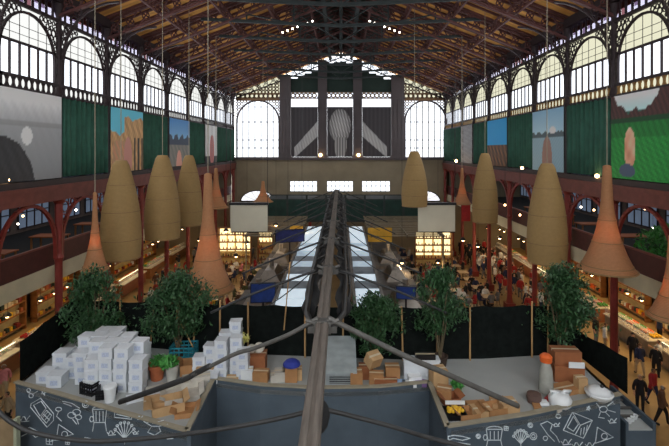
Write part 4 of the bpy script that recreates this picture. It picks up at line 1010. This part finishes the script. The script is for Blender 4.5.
# ------------------------------------------------------------------ central stalls and screens
def stall(name, label, x, y, w, d, h, mm, top=None, group=None, rz=0, hood=True):
    t = thing(name, label, 'stall', (x, y, 0), rz, group)
    MB().box(-w/2, w/2, -d/2, d/2, 0, 1.05).build('counter', woodc, t); MB().box(-w/2-.08, w/2+.08, -d/2-.08, d/2+.08, 1.05, 1.12).build('counter_top', steel, t)
    m = MB()
    for sx in (-1, 1):
        for sy in (-1, 1): m.box(sx*w/2-.06, sx*w/2+.06, sy*d/2-.06, sy*d/2+.06, 1.12, h)
    m.build('corner_post', mm, t)
    MB().box(-w/2-.12, w/2+.12, -d/2-.12, d/2+.12, h, h+.28).build('fascia', mm, t)
    if hood:
        m = MB(); a = .35
        m.add([(-w*a, -d*a, h+.28), (w*a, -d*a, h+.28), (w*a, d*a, h+.28), (-w*a, d*a, h+.28), (-w*a*.4, -d*a*.7, h+.95), (w*a*.4, -d*a*.7, h+.95), (w*a*.4, d*a*.7, h+.95), (-w*a*.4, d*a*.7, h+.95)], [(0, 1, 2, 3), (4, 5, 6, 7), (0, 1, 5, 4), (1, 2, 6, 5), (2, 3, 7, 6), (3, 0, 4, 7)]); m.build('extractor_hood', steel, t)
        MB().tube([(0, 0, h+.95), (0, 0, h+1.5)], .16, 10).build('duct', steel, t)
    m = MB(); m.box(-w*.35, -w*.05, -.3, .3, 1.12, 1.6); m.box(w*.08, w*.3, -.35, .2, 1.12, 1.45); m.build('equipment', steel, t)
    return t
for k in range(4):
    stall('food_stall', f'grey food stall left of the shiny roofs, {ORD[k]} one back', -4.6, 24.6+4.6*k, 2.1, 3.6, 3.3, grayk, group='food stalls beside the central roofs', hood=k < 3)
    stall('food_stall', f'grey food stall right of the shiny roofs, {ORD[k]} one back', 3.6, 24.6+4.6*k, 2.0, 3.4, 3.3, grayk, group='food stalls beside the central roofs', hood=k < 3)
def tv(px, py, wpx, hpx, d, label, mm=bluescr, rz=0, tilt=0, legs=True):
    c = P(px, py, d); w = wpx*d/F; h = hpx*d/F; t = thing('display_screen', label, 'screen', c, rz)
    MB().rbox((0, .06, 0), (w, .1, h)).build('casing', blackp, t); MB().rbox((0, 0, 0), (w*.93, .03, h*.9)).build('screen', mm, t)
    MB().tube([(0, .1, h/2), (0, .1, 4.2-0)] if False else [(0, .1, -h/2), (0, .1, -(c.z)+.02 if legs else -h)], .05, 8).build('stand', iron, t)
tv(263, 293, 25, 20, 21.5, 'glowing blue screen left of the shiny roof sheets', rz=.12)
tv(406, 293, 20, 13, 22, 'glowing blue screen right of the shiny roof sheets', rz=-.15)
tv(290, 236, 30, 13, 31.5, 'navy sign panel under the left projection screen', navy, rz=.3)
for px, nm in ((249, 'left'), (436.5, 'right')):
    c = P(px, 218.5, 31); w = 37*31/F; h = 27*31/F; t = thing('projection_screen', f'pale hanging projection screen on the {nm} of the hall', 'projection screen', c, group='hanging projection screens')
    MB().box(-w/2, w/2, -.03, .03, -h/2, h/2).build('screen_cloth', screenm, t); MB().box(-w/2-.08, w/2+.08, -.1, .1, h/2, h/2+.18).build('housing', blackp, t); MB().tube([(-w/2, 0, -h/2), (w/2, 0, -h/2)], .05).build('bottom_bar', blackp, t)
    MB().tube([(-w/2, 0, h/2+.1), (-w/2, 0, roof_z(c.x)-1-c.z)], .02, 6).tube([(w/2, 0, h/2+.1), (w/2, 0, roof_z(c.x)-1-c.z)], .02, 6).build('hanging_wire', iron, t)
# dark green draped mezzanine at the far end
t = thing('mezzanine_stage', 'dark green draped gallery across the far end of the hall', 'gallery', (0, 46, 0))
def gx(px, d=46): return (px-VX)*d/F
def gz(py, d=46): return CH-(py-VY)*d/F
MB().box(gx(266), gx(425), 0, 4, gz(222), gz(220)).box(gx(266), gx(425), 0, 4, gz(200.5), gz(199)).build('gallery_slab', iron_g, t)
MB().box(gx(268), gx(423), -.06, .02, gz(220), gz(200)).build('green_drape', mat('dark_teal_cloth', srgb(22, 54, 48), .8, 0, .3, 1.5), t)
for k in range(9): x = gx(268)+(gx(423)-gx(268))*k/8; MB().box(x-.1, x+.1, -.12, 0, gz(222), gz(195)).build('gallery_post', iron_g, t)
MB().bar((gx(268), 0, gz(195)), (gx(423), 0, gz(195)), .1, .1).build('handrail', iron_g, t)
for x in (gx(270), gx(310), gx(372), gx(420)): MB().box(x-.15, x+.15, 0, .3, 0, gz(222)).build('support_post', redcol, t)
# timber canopy below with pale boards
for xa, xb, nm in ((-8, -3.4, 'left'), (2.3, 8.6, 'right')):
    o = MB()
    for k in range(13): y = 36+k*.75; o.box(xa, xb, y, y+.4, 4.9+.02*k, 4.95+.02*k)
    for xx in (xa+.2, (xa+xb)/2, xb-.2): o.box(xx-.05, xx+.05, 36, 45.4, 4.8, 5.05)
    for xx in (xa+.2, xb-.2): o.box(xx-.06, xx+.06, 36.1, 36.22, 0, 4.85); o.box(xx-.06, xx+.06, 45, 45.12, 0, 4.9)
    o = o.build('slatted_canopy', mat('drab_slat', srgb(120, 108, 86), .8)); tag(o, f'slatted timber canopy below the dark green gallery, {nm} one', 'canopy')
for px0, px1, py0, py1, d, lb in ((290, 303, 226, 242, 36, 'yellow wall panel left of the shiny roofs'), (368, 392, 228, 242, 36, 'yellow wall panel right of the shiny roofs')):
    a = P(px0, py1, d); b = P(px1, py0, d); o = MB().box(0, b.x-a.x, 0, .12, 0, b.z-a.z).build('signboard', yellowp); o.location = a; tag(o, lb, 'panel')
for k in range(6):
    s_ = -1 if k % 2 else 1; y = 24+2.3*(k//2)*1.7; x = s_*(7.2+1.1*(k % 3)) if k < 8 else s_*5.8
    if y > 33: x = s_*5.3
    tt = thing('display_table', f'market table heaped with goods {"left" if s_ < 0 else "right"} of the central stalls, {ORD[k//2]} one back', 'table', (x, y, 0), random.uniform(-.3, .3), 'market tables heaped with goods')
    MB().box(-.7, .7, -.45, .45, .8, .85).build('tabletop', woodc, tt)
    for sx in (-.62, .62):
        for sy in (-.38, .38): MB().box(sx-.04, sx+.04, sy-.04, sy+.04, 0, .8).build('leg', woodc, tt)
    m = MB()
    for q in range(22): r_ = random.uniform(.08, .16); m.rbox((random.uniform(-.55, .55), random.uniform(-.33, .33), .85+r_), (r_*2, r_*1.6, r_*2), random.uniform(0, 3), random.choice([whitep, redcloth, card, card2, orange, yellowf, darkm, terra, greenleaf2, steel]))
    o = m.build('heaped_goods', None, tt); o['kind'] = 'stuff'
for k, (px, py, d) in enumerate(((288, 236, 33), (302, 228, 37), (226, 231, 38), (276, 225, 40), (402, 262, 30), (438, 262, 36), (463, 240, 38), (478, 246, 40), (236, 256, 36), (247, 243, 40), (500, 238, 42), (488, 228, 44), (212, 244, 40), (199, 240, 42))):
    c = P(px, py, d); tt = thing('pendant_lamp', f'small glowing pendant over the middle of the hall, {ORD[k]} of a scattered few', 'lamp', c, group='pendants over the middle of the hall')
    MB().sphere((0, 0, 0), .13, 8).build('bulb', bulbm, tt); MB().lathe([(.26, 0), (.14, .18), (.03, .24)], n=12).build('lamp_shade', blackp, tt); MB().tube([(0, 0, .2), (0, 0, roof_z(c.x)-1-c.z)], .012, 4).build('cord', blackp, tt)
    l = bpy.data.lights.new('pendant_light', 'POINT'); l.energy = 60; l.color = (1, .7, .38); l.shadow_soft_size = .15
    lo = bpy.data.objects.new('pendant_light', l); C.objects.link(lo); lo.location = c-V(0, 0, .3)
# lit cream shop fronts at the back
def backshop(px0, px1, py0, py1, d, label):
    a = P(px0, py1, d); b = P(px1, py0, d); w = b.x-a.x; h = b.z-a.z; t = thing('lit_shelving', label, 'shelves', (a.x, d, 0))
    MB().box(0, w, .5, .6, 0, b.z).build('back_panel', tanwall, t); m = MB(); m.box(-.06, 0, 0, .5, 0, b.z); m.box(w, w+.06, 0, .5, 0, b.z)
    for k in range(6): z = a.z*.4+(b.z-a.z*.4)*k/5; m.box(0, w, 0, .5, z-.03, z+.03)
    m.build('shelf', woodc, t)
    m = MB()
    for k in range(4): m.box(w*(k+.1)/4, w*(k+.9)/4, .44, .5, a.z, b.z-.15)
    m.build('light_panel', warmpanel, t)
    m = MB()
    for r in range(5):
        z = a.z*.4+(b.z-a.z*.4)*r/5+.03; x = .1
        while x < w-.15:
            hh = random.uniform(.15, .34); m.tube([(x, .25, z), (x, .25, z+hh*.7), (x, .25, z+hh)], [.05, .05, .02], 6, random.choice([card, terra, greenp, tape, darkm, redcol])); x += random.uniform(.18, .4)
    o = m.build('bottle_rows', None, t); o['kind'] = 'stuff'
backshop(218, 250, 228, 252, 43, 'glowing cream shelves below the left projection screen')
backshop(416, 452, 232, 256, 43, 'glowing cream shelves below the right projection screen')
backshop(258, 272, 232, 244, 44, 'small glowing shelves between navy sign and left screen')
o = MB().rbox((0, 0, 0), (.7, .06, 1.5)).build('hanging_banner', redcloth); o.location = P(466, 212, 36); tag(o, 'red banner hanging beside the right projection screen', 'banner')

# ------------------------------------------------------------------ side shops under the mezzanines
def side_shop(sgn, y, label, k):
    x = sgn*18.3; t = thing('shop_counter', label, 'counter', (x, y, 0), 0, 'lit shop counters in the side aisles'); L = 4.2
    MB().box(-.55, .55, -L/2, L/2, 0, .95).build('counter_body', random.choice([woodc, steel, card3]), t)
    MB().box(-.65, .65, -L/2-.05, L/2+.05, .95, 1.02).build('counter_top', mat('pale_marble', srgb(214, 206, 188), .35), t)
    xs = sorted((sgn*-.55, sgn*-.2)); m = MB(); m.box(xs[0], xs[0]+.02, -L/2, L/2, 1.02, 1.4); m.box(xs[0], xs[1], -L/2, L/2, 1.4, 1.43); m.build('glass_case', mat('case_glass', (.8, .8, .75), .1, alpha=.3), t)
    
    if k in (0, 3): MB().box(xs[0]+.03, xs[0]+.06, -L/2, L/2, 1.34, 1.38).build('case_light', mat('case_glow', (1, .9, .6), emit=(1, .85, .5), es=4), t)
    # back shelves
    q = thing('wall_shelves', label.replace('counter', 'shelves').replace('serving', 'standing') + ', at the back', 'shelves', (sgn*21.4, y, 0), 0, 'lit wall shelves in the side aisles')
    m = MB(); m.box(-.25, .25, -L/2, -L/2+.08, 0, 4); m.box(-.25, .25, L/2-.08, L/2, 0, 4)
    for z in (.3, 1.2, 1.9, 2.6, 3.3, 4): m.box(-.25, .25, -L/2, L/2, z-.03, z+.03)
    m.build('shelf', woodc, q); MB().box(sgn*.22-.03, sgn*.22+.03, -L/2, L/2, 0, 4).build('back_panel', tanwall, q)
    m = MB()
    for z in (.33, 1.23, 1.93, 2.63, 3.33):
        yy = -L/2+.2
        while yy < L/2-.2:
            s = random.uniform(.08, .15); m.rbox((-sgn*.05, yy, z+s), (s*1.6, s*1.6, s*2), 0, random.choice([card, terra, greenp, tape, tanwall, redcol, orange, yellowf, whitep])); yy += random.uniform(.22, .4)
    o = m.build('shelf_goods', None, q); o['kind'] = 'stuff'
    # goods on the counter
    for c in range(6):
        kind = random.choice(['bread', 'cheese', 'bowl']); yy = y-L/2+.45+c*.66; lb = f'on the {ORD[k]} shop counter of the {"left" if sgn < 0 else "right"} aisle, {ORD[c]} along'
        g = thing('food_tray', f'food tray {lb}', 'tray', (x+sgn*.15, yy, 1.02), 0, 'food trays on the shop counters')
        MB().box(-.3, .3, -.26, .26, 0, .03).build('tray', steel, g); m = MB(); mm = random.choice([yellowf, terra, card2, redcloth, greenleaf2, orange])
        for r in range(9): m.sphere((-.2+.2*(r % 3), -.17+.17*(r//3), .09), .085, 8, mm)
        o = m.build('food', None, g, smooth=True); o['kind'] = 'stuff'
    l = bpy.data.lights.new('shop_light', 'AREA'); l.shape = 'RECTANGLE'; l.size = 3.; l.size_y = 3.4; l.energy = {0: 240, 1: 200, 2: 90, 3: 150, 4: 70, 5: 120}[k]*(.5 if sgn < 0 else 1.1); l.color = (1, .66, .3)
    lo = bpy.data.objects.new('shop_light', l); C.objects.link(lo); lo.location = (sgn*19.2, y, 5.2)
    # pendant row
    for c in range(3):
        pl = thing('pendant_lamp', f'small glowing pendant over the {ORD[k]} shop of the {"left" if sgn < 0 else "right"} aisle, {ORD[c]} along', 'lamp', (sgn*17.9, y-1.3+1.3*c, 3.1), 0, 'pendant lamps over the shop counters')
        MB().sphere((0, 0, 0), .11, 8).build('bulb', bulbm, pl); MB().lathe([(.22, 0), (.12, .16), (.03, .22)], n=12).build('lamp_shade', blackp, pl); MB().tube([(0, 0, .2), (0, 0, 2.9)], .012, 4).build('cord', blackp, pl)
SHOP_W = 1
for sgn in (-1, 1):
    for k in range(6): side_shop(sgn, 22.3+5.2*k, f'serving counter in the {"left" if sgn < 0 else "right"} aisle, {ORD[k]} from the viewer', k)
# bulbs strung under the aisle roof
for sgn, ptsb in ((-1, [(20, 201), (23, 216), (35, 202), (76, 210), (77, 195), (84, 197), (18, 224), (78, 199), (60, 206)]), (1, [(581, 207), (594, 210), (616, 212), (628, 212), (640, 205), (645, 209), (653, 228), (520, 215), (505, 205)])):
    for k, (px, py) in enumerate(ptsb):
        d = random.uniform(22, 25); t = thing('hanging_bulb', f'small glowing bulb under the {"left" if sgn < 0 else "right"} aisle roof, {ORD[k]} of a loose string', 'lamp', P(px, py, d), group='bulbs under the aisle roofs'); c = P(px, py, d)
        MB().sphere((0, 0, 0), .055, 8).build('bulb', bulbm if k % 3 else bulbw, t); MB().tube([(0, 0, .08), (0, 0, 11.2-c.z)], .01, 4).build('cord', blackp, t)
for px, py, d, lb in ((7, 180, 17.2, 'bright warm spotlight on the left girder below the grey picture'), (522, 168, 28.3, 'small warm spotlight on the right girder between pictures'), (597, 176, 21.4, 'bright warm spotlight on the right girder near the field picture'), (456, 161, 45, 'tiny warm spotlight on the right girder near the far corner')):
    c = P(px, py, d); t = thing('wall_spotlight', lb, 'lamp', c); r = .1 if d < 30 else .16; MB().sphere((0, 0, 0), r, 10).build('bulb', bulbm, t); s = -1 if px < VX else 1; MB().tube([(s*.1, 0, 0), (s*.4, 0, 0)], .06).build('housing', iron, t)
# furniture on the mezzanines
for sgn in (-1, 1):
    for k in range(5):
        y = 21.5+4.2*k; x = sgn*17.; nm = 'left' if sgn < 0 else 'right'
        t = thing('mezzanine_table', f'brown wooden table on the {nm} mezzanine, {ORD[k]} from the viewer', 'table', (x, y, 6.25), 0, 'tables on the mezzanines')
        MB().box(-.9, .9, -.5, .5, .72, .78).build('tabletop', mat('table_brown', srgb(150, 84, 44), .5), t)
        for sx in (-1, 1):
            for sy in (-1, 1): MB().box(sx*.8-.04, sx*.8+.04, sy*.4-.04, sy*.4+.04, 0, .72).build('leg', woodc, t)
for k, (px, py, d) in enumerate(((655, 232, 19.5), (668, 236, 20.5))):
    b = V((px-VX)*d/F, d, 6.25); t = thing('potted_palm', ['bushy plant on the right mezzanine, nearer one', 'bushy plant on the right mezzanine, at the picture edge'][k], 'plant', b, group='plants on the mezzanine'); MB().lathe([(.2, 0), (.28, .5), (.24, .5)], n=14).build('pot', terra, t); leafball('leaves', t, (0, 0, 1.5), .8, 400, .16, greenleaf2); MB().tube([(0, 0, .4), (0, 0, 1.3)], .04, 6).build('trunk', bark, t)

# ------------------------------------------------------------------ people
skinm = mat('skin', srgb(196, 150, 122), .6, 0, .05, 8); skin2 = mat('skin_dark', srgb(140, 98, 74), .6, 0, .05, 8)
hairs = [mat('hair_dark', srgb(40, 30, 26), .7), mat('hair_brown', srgb(92, 62, 40), .7), mat('hair_grey', srgb(150, 146, 140), .7)]
cloths = [('black', srgb(24, 24, 28)), ('dark blue', srgb(34, 44, 74)), ('white', srgb(220, 218, 212)), ('red', srgb(160, 40, 42)), ('grey', srgb(110, 110, 112)), ('brown', srgb(96, 66, 46)), ('beige', srgb(178, 156, 122)), ('olive', srgb(82, 84, 54)), ('pink', srgb(206, 130, 130))]
cm = {n: mat('cloth_'+n.replace(' ', '_'), c, .85, 0, .12, 10) for n, c in cloths}
def skin_mesh(J, E, root, name):
    me = bpy.data.meshes.new('sk'); keys = list(J); me.from_pydata([J[k][0] for k in keys], [(keys.index(a), keys.index(b)) for a, b in E], [])
    o = bpy.data.objects.new('sk', me); C.objects.link(o); md = o.modifiers.new('s', 'SKIN'); md.use_smooth_shade = True
    for i, k in enumerate(keys):
        sv = me.skin_vertices[0].data[i]; r = J[k][1]; sv.radius = r if isinstance(r, tuple) else (r, r); sv.use_root = (k == root)
    ss = o.modifiers.new('ss', 'SUBSURF'); ss.levels = 1; ss.render_levels = 1
    dg = bpy.context.evaluated_depsgraph_get(); dg.update(); r = bpy.data.meshes.new_from_object(o.evaluated_get(dg)); bpy.data.objects.remove(o); r.name = name
    return r
def pose(kind):
    J = {}
    hz = .93 if kind != 'sit' else .52
    J['pel'] = ((0, 0, hz), (.155, .11)); J['waist'] = ((0, .0, hz+.17), (.135, .1)); J['chest'] = ((0, .01 if kind != 'bend' else -.12, hz+.38), (.17, .115)); 
    sh = V(0, 0 if kind != 'bend' else -.18, hz+.5)
    J['up'] = (tuple(sh), (.12, .085)); J['neck'] = (tuple(sh+V(0, -.01, .08)), .055); J['head'] = (tuple(sh+V(0, -.03, .2)), (.078, .09)); J['crown'] = (tuple(sh+V(0, -.02, .29)), (.072, .085))
    E = [('pel', 'waist'), ('waist', 'chest'), ('chest', 'up'), ('up', 'neck'), ('neck', 'head'), ('head', 'crown')]
    for s, n in ((-1, 'l'), (1, 'r')):
        st = {'walk': s*.2, 'stand': 0, 'reach': 0, 'bend': 0}.get(kind, 0)
        if kind == 'sit':
            J['hip'+n] = ((s*.1, -.03, hz-.02), .09); J['knee'+n] = ((s*.13, -.45, hz-.02), .065); J['ank'+n] = ((s*.13, -.42, .09), .045); J['toe'+n] = ((s*.14, -.58, .045), .04)
        else:
            J['hip'+n] = ((s*.1, -st*.1, hz-.08), .095); J['knee'+n] = ((s*.11, -st*.8-.02, .5), .065); J['ank'+n] = ((s*.11, -st*1.1+(.06 if st < 0 else 0), .09), .045); J['toe'+n] = ((s*.13, -st*1.1-.14, .045), .04)
        E += [('pel', 'hip'+n), ('hip'+n, 'knee'+n), ('knee'+n, 'ank'+n), ('ank'+n, 'toe'+n)]
        S = sh+V(s*.17, 0, -.03); J['sho'+n] = (tuple(S), .06)
        if kind == 'reach' and s > 0: el = S+V(.06, -.2, -.12); wr = el+V(-.04, -.22, .1)
        elif kind == 'sit': el = S+V(s*.08, -.08, -.26); wr = el+V(-s*.1, -.22, -.0)
        elif kind == 'walk': el = S+V(s*.07, s*.1, -.28); wr = el+V(0, s*.04-.1, -.22)
        elif kind == 'bend': el = S+V(s*.06, -.15, -.22); wr = el+V(-s*.04, -.2, -.12)
        else: el = S+V(s*.08, .03, -.29); wr = el+V(-s*.01, -.08, -.24)
        J['el'+n] = (tuple(el), .045); J['wr'+n] = (tuple(wr), .03); E += [('up', 'sho'+n), ('sho'+n, 'el'+n), ('el'+n, 'wr'+n)]
    me = skin_mesh(J, E, 'pel', 'body_'+kind)
    bm = bmesh.new(); bm.from_mesh(me)
    # hands with five fingers, nose, eyes, ears joined to the body mesh
    def addm(mb):
        vs = [bm.verts.new(v) for v in mb.v]
        for f in mb.f:
            try: bm.faces.new([vs[i] for i in f])
            except ValueError: pass
    headc = Vector(J['head'][0])
    for n, s in (('l', -1), ('r', 1)):
        w = Vector(J['wr'+n][0]); d = (w-Vector(J['el'+n][0])).normalized(); mb = MB(); side = d.cross(V(1, 0, 0)).normalized()
        mb.tube([w-d*.02, w+d*.04, w+d*.09], [.026, .04, .034], 6)
        for q in range(4): b0 = w+d*.085+side*(q-1.5)*.02; mb.tube([b0, b0+d*(.045+.008*(1.5-abs(q-1.5))), b0+d*.075+V(-s*.02, 0, 0)], [.01, .009, .007], 5)
        mb.tube([w+d*.03+side*.03, w+d*.065+side*.055, w+d*.09+side*.05], [.012, .011, .008], 5); addm(mb)
    mb = MB(); mb.tube([headc+V(0, -.075, .03), headc+V(0, -.11, -.005), headc+V(0, -.08, -.015)], [.008, .014, .01], 6)
    for s in (-1, 1): mb.sphere(headc+V(s*.03, -.083, .03), .011, 6); mb.sphere(headc+V(s*.08, .0, .0), .022, 6)
    mb.tube([headc+V(-.022, -.085, -.04), headc+V(.022, -.085, -.04)], .007, 5); addm(mb)
    bm.to_mesh(me); bm.free(); me.materials.append(skinm)
    return me, J, hz
def shell(me, test, name, off=.018):
    bm = bmesh.new(); bm.from_mesh(me); bm.normal_update()
    bmesh.ops.delete(bm, geom=[f for f in bm.faces if not test(f.calc_center_median())], context='FACES')
    for v in bm.verts: v.co += v.normal*off
    r = bpy.data.meshes.new(name); bm.to_mesh(r); bm.free()
    for p in r.polygons: p.use_smooth = True
    r.materials.append(skinm); return r
POSES = {}
for kd in ('stand', 'walk', 'reach', 'bend', 'sit'):
    me, J, hz = pose(kd); sh = J['up'][0][2]; el = [J['ell'][0], J['elr'][0]]; hc = Vector(J['head'][0]); sy = J['up'][0][1]
    def arm(c, J=J): 
        for n in 'lr':
            w = Vector(J['wr'+n][0]); e = Vector(J['el'+n][0])
            if (c-w).length < .11 or (c-w).dot((w-e).normalized()) > -.02 and (c-w).length < .3: return False
        return True
    jac = shell(me, lambda c: hz-.12 < c.z < sh+.055 and arm(c) and not (kd == 'sit' and c.y < -.22 and c.z < hz+.08), 'jacket', .022)
    trs = shell(me, lambda c: .1 < c.z < hz+.02 and abs(c.x) < (.21 if kd != 'sit' else .24), 'trousers', .012)
    sho = shell(me, lambda c: c.z < .13, 'shoes', .012)
    har = shell(me, lambda c: c.z > hc.z-.02 and (c.y > hc.y-.02 or c.z > hc.z+.085) and abs(c.x) < .2 and (c-hc).length < .25, 'hair', .014)
    POSES[kd] = dict(body=me, jacket=jac, trousers=trs, shoes=sho, hair=har, h=hz)
def person(kd, x, y, z, rz, where, jc=None, tc=None, sc=1., group='shoppers in the hall'):
    jc = jc or random.choice([c[0] for c in cloths]+['black', 'black', 'dark blue']); tc = tc or random.choice(['black', 'dark blue', 'grey', 'black', 'beige'])
    verb = {'stand': 'standing', 'walk': 'walking', 'reach': 'reaching out', 'bend': 'bending forward', 'sit': 'sitting'}[kd]
    t = thing('person', f'person {verb} in {jc} top, {where}', 'person', (x, y, z), rz, group); t.scale = (sc,)*3
    pz = POSES[kd]; hm = random.choice(hairs[:2]+hairs)
    for nm, mm in (('body', random.choice([skinm, skinm, skin2])), ('jacket', cm[jc]), ('trousers', cm[tc]), ('shoes', cm['black']), ('hair', hm)):
        o = bpy.data.objects.new(nm, pz[nm]); C.objects.link(o); o.parent = t; o.material_slots[0].link = 'OBJECT'; o.material_slots[0].material = mm
    return t
def gp(px, py): d = CH*F/(py-VY); return ((px-VX)*d/F, d)
# right aisle, individually placed at their feet
for px, py, kd, rz, jc, tc, w in ((615, 364, 'stand', .3, 'black', 'dark blue', 'at the foot of the red column'), (633, 363, 'stand', 2.6, 'black', 'black', 'left of the one with a bag by the counter'), (640, 376, 'walk', 2.9, 'dark blue', 'beige', 'with back to us in front of the lit counter'),
        (656, 378, 'stand', 2.4, 'black', 'black', 'close to the lit counter at right'), (640, 412, 'stand', -.4, 'black', 'black', 'beside the one in red, lower right'), (653, 405, 'walk', .2, 'red', 'dark blue', 'in the lower right aisle'),
        (605, 352, 'stand', 1.2, 'white', 'beige', 'left of the red column'), (596, 344, 'stand', .5, 'black', 'grey', 'just beyond the fence end'), (666, 372, 'reach', -1.9, 'white', 'black', 'at the counter by the picture edge'), (662, 425, 'walk', 1., 'brown', 'black', 'low at the right edge'),
        (668, 344, 'stand', 1.5, 'white', 'black', 'behind the lit right counter, serving'), (650, 332, 'reach', 1.5, 'dark blue', 'black', 'behind the right counter near its end')):
    if 'behind the' in w: x = 19.9; y = 25.5 if 'serving' in w else 27.5
    else: x, y = gp(px, py)
    if 'behind' not in w and 17.5 < x < 19.1: x = 17.2
    person(kd, x, y, 0, rz, w, jc, tc)
for k, (px, py, kd, rz) in enumerate(((4, 400, 'walk', .5), (16, 365, 'stand', 2.), (26, 374, 'stand', 1.), (8, 432, 'walk', -.4), (22, 352, 'stand', -2.))):
    x, y = gp(px, py); x = max(x, -17.2); person(kd, x, y, 0, rz, f'in the dim left aisle, {ORD[k]} from the picture edge')
person('reach', -19.6, 24.5, 0, -1.5, 'behind the nearest left counter', 'white', 'black'); person('bend', -19.7, 23., 0, -1.4, 'serving at the nearest left counter', 'white', 'black')
person('stand', -16.9, 25.6, 0, 2.2, 'before the nearest left counter', 'black', 'dark blue')

for k in range(4):
    person('stand', -5.0, 22.3+4.6*k, 0, random.uniform(-1, 1), f'{ORD[k]} behind the stalls left of the shiny roofs', 'white', 'black')
    person('reach', 3.9, 26.85+4.6*k, 0, random.uniform(-1, 1), f'{ORD[k]} behind the stalls right of the shiny roofs', 'white', 'black')
# tables and seated crowd on both sides of the central stalls
def chairtable(x, y, k, nm):
    t = thing('dining_table', f'small square table {nm}, {ORD[k]} of them', 'table', (x, y, 0), 0, f'dining tables {nm}')
    MB().box(-.45, .45, -.45, .45, .72, .76).build('tabletop', mat('pale_table', srgb(186, 164, 130), .5), t); MB().lathe([(.26, 0), (.26, .03), (.04, .06), (.04, .7), (.12, .72)], n=12).build('pedestal', iron, t)
STOOL = None
def stool(x, y, rz, lb):
    t = thing('stool', lb, 'stool', (x, y, 0), rz, 'stools at the dining tables')
    MB().lathe([(.17, .44), (.18, .46), (.17, .49)], n=12).build('seat', woodc, t)
    for a in range(4): MB().tube([(.1*math.cos(a*PI/2+.8), .1*math.sin(a*PI/2+.8), .44), (.18*math.cos(a*PI/2+.8), .18*math.sin(a*PI/2+.8), 0)], .016, 5).build('leg', iron, t)
q = 0
for nm, xs in (('in the right seating area', (6.7, 9.2, 11.3)), ('in the left seating area', (-7.8, -10.4))):
    for xi, x in enumerate(xs):
        for r in range(8):
            y = 32.5+2.25*r+.7*xi; tx = x+random.uniform(-.2, .2); idx = xi*8+r
            chairtable(tx, y, idx, nm)
            for s in (-1, 1):
                if random.random() < .75:
                    loc = f'{ORD[idx]} table {nm}, {"near" if s < 0 else "far"} seat'
                    stool(tx, y+s*.72, 0, f'round stool at the {loc}'); person('sit', tx, y+s*.72, 0, (0 if s > 0 else PI), loc, jc=random.choice(['black', 'black', 'dark blue', 'grey', 'brown', 'white', 'olive']), group='seated diners')
            for s in (-1, 1):
                if random.random() < .85:
                    loc = f'{ORD[idx]} table {nm}, {"left" if s < 0 else "right"} seat'
                    stool(tx+s*.75, y, 0, f'round stool at the {loc}'); person('sit', tx+s*.75, y, 0, -s*PI/2, loc, group='seated diners')
PLACED = []
GRP = ['the nearest', 'the second', 'the middle', 'the fourth', 'the farther', 'the last']
for k in range(110):
    side = random.choice([1, 1, -1]); x = side*random.uniform(5.4, 16.2); y = 31+(k//20)*3.4+random.uniform(0, 3.4)
    for _ in range(40):
        if any(abs(x-xx) < w for xx, w in ((6.7, 1.2), (9.2, 1.2), (11.3, 1.2), (-7.8, 1.2), (-10.4, 1.2), (12.72, .6), (-13.15, .6))) or any(abs(x-a)+abs(y-b) < .75 for a, b in PLACED):
            x = side*random.uniform(5.4, 16.6); y = 31+(k//20)*3.4+random.uniform(0, 3.4)
    PLACED.append((x, y))
    person(random.choice(['stand', 'walk', 'stand', 'reach']), x, y, 0, random.uniform(0, 6.28), f'{ORD[k % 20]} of {GRP[k//20]} group in the {"right" if side > 0 else "left"} crowd', jc=random.choice(['black', 'black', 'dark blue', 'grey', 'brown', 'white', 'red']), sc=random.uniform(.95, 1.05))

# ------------------------------------------------------------------ light
W = bpy.data.worlds.new('sky'); bpy.context.scene.world = W; W.use_nodes = True
bg = W.node_tree.nodes['Background']; bg.inputs['Color'].default_value = (.93, .96, 1, 1); bg.inputs['Strength'].default_value = 5.0
def area(name, loc, rot, sx, sy, e, col):
    l = bpy.data.lights.new(name, 'AREA'); l.shape = 'RECTANGLE'; l.size = sx; l.size_y = sy; l.energy = e; l.color = col
    o = bpy.data.objects.new(name, l); C.objects.link(o); o.location = loc; o.rotation_euler = rot; return o
area('near_fill', (0, -3.4, 15.6), (math.radians(68), 0, 0), 24, 5.5, 1100, (.88, .94, 1))  # fill lamp added behind the camera to brighten the foreground
area('left_mezzanine_fill', (-17.5, 34, 10.9), (0, 0, 0), 5, 30, 260, (.9, .85, .8))  # fill lamp added under the aisle roof to lift the dark arcade
area('right_mezzanine_fill', (17.2, 34, 10.9), (0, 0, 0), 5, 30, 260, (.9, .85, .8))  # matching added fill for the right arcade, no fitting there
area('left_window_daylight', (WL+.5, 34, 15.9), (0, math.radians(-86), 0), 2.4, 40, 1300, (.9, .95, 1))
area('right_window_daylight', (WR-.5, 34, 15.9), (0, math.radians(86), 0), 2.4, 40, 1300, (.9, .95, 1))

# ------------------------------------------------------------------ camera and view
cam = bpy.data.cameras.new('camera'); co = bpy.data.objects.new('camera', cam); C.objects.link(co)
co.location = (0, 0, CH); co.rotation_euler = (PI/2, 0, 0); cam.sensor_width = 36; cam.lens = 36*F/669
cam.shift_x = -(VX-334.5)/669; cam.shift_y = -(223-VY)/669; cam.clip_start = .1; cam.clip_end = 300
sc = bpy.context.scene; sc.camera = co
sc.view_settings.view_transform = 'Standard'; sc.view_settings.look = 'None'; sc.view_settings.gamma = 1; sc.view_settings.use_curve_mapping = False
sc.view_settings.exposure = 0.0
sc.cycles.max_bounces = 8; sc.cycles.diffuse_bounces = 4; sc.cycles.transparent_max_bounces = 12; sc.cycles.sample_clamp_indirect = 4.0
sc.cycles.caustics_reflective = False; sc.cycles.caustics_refractive = False
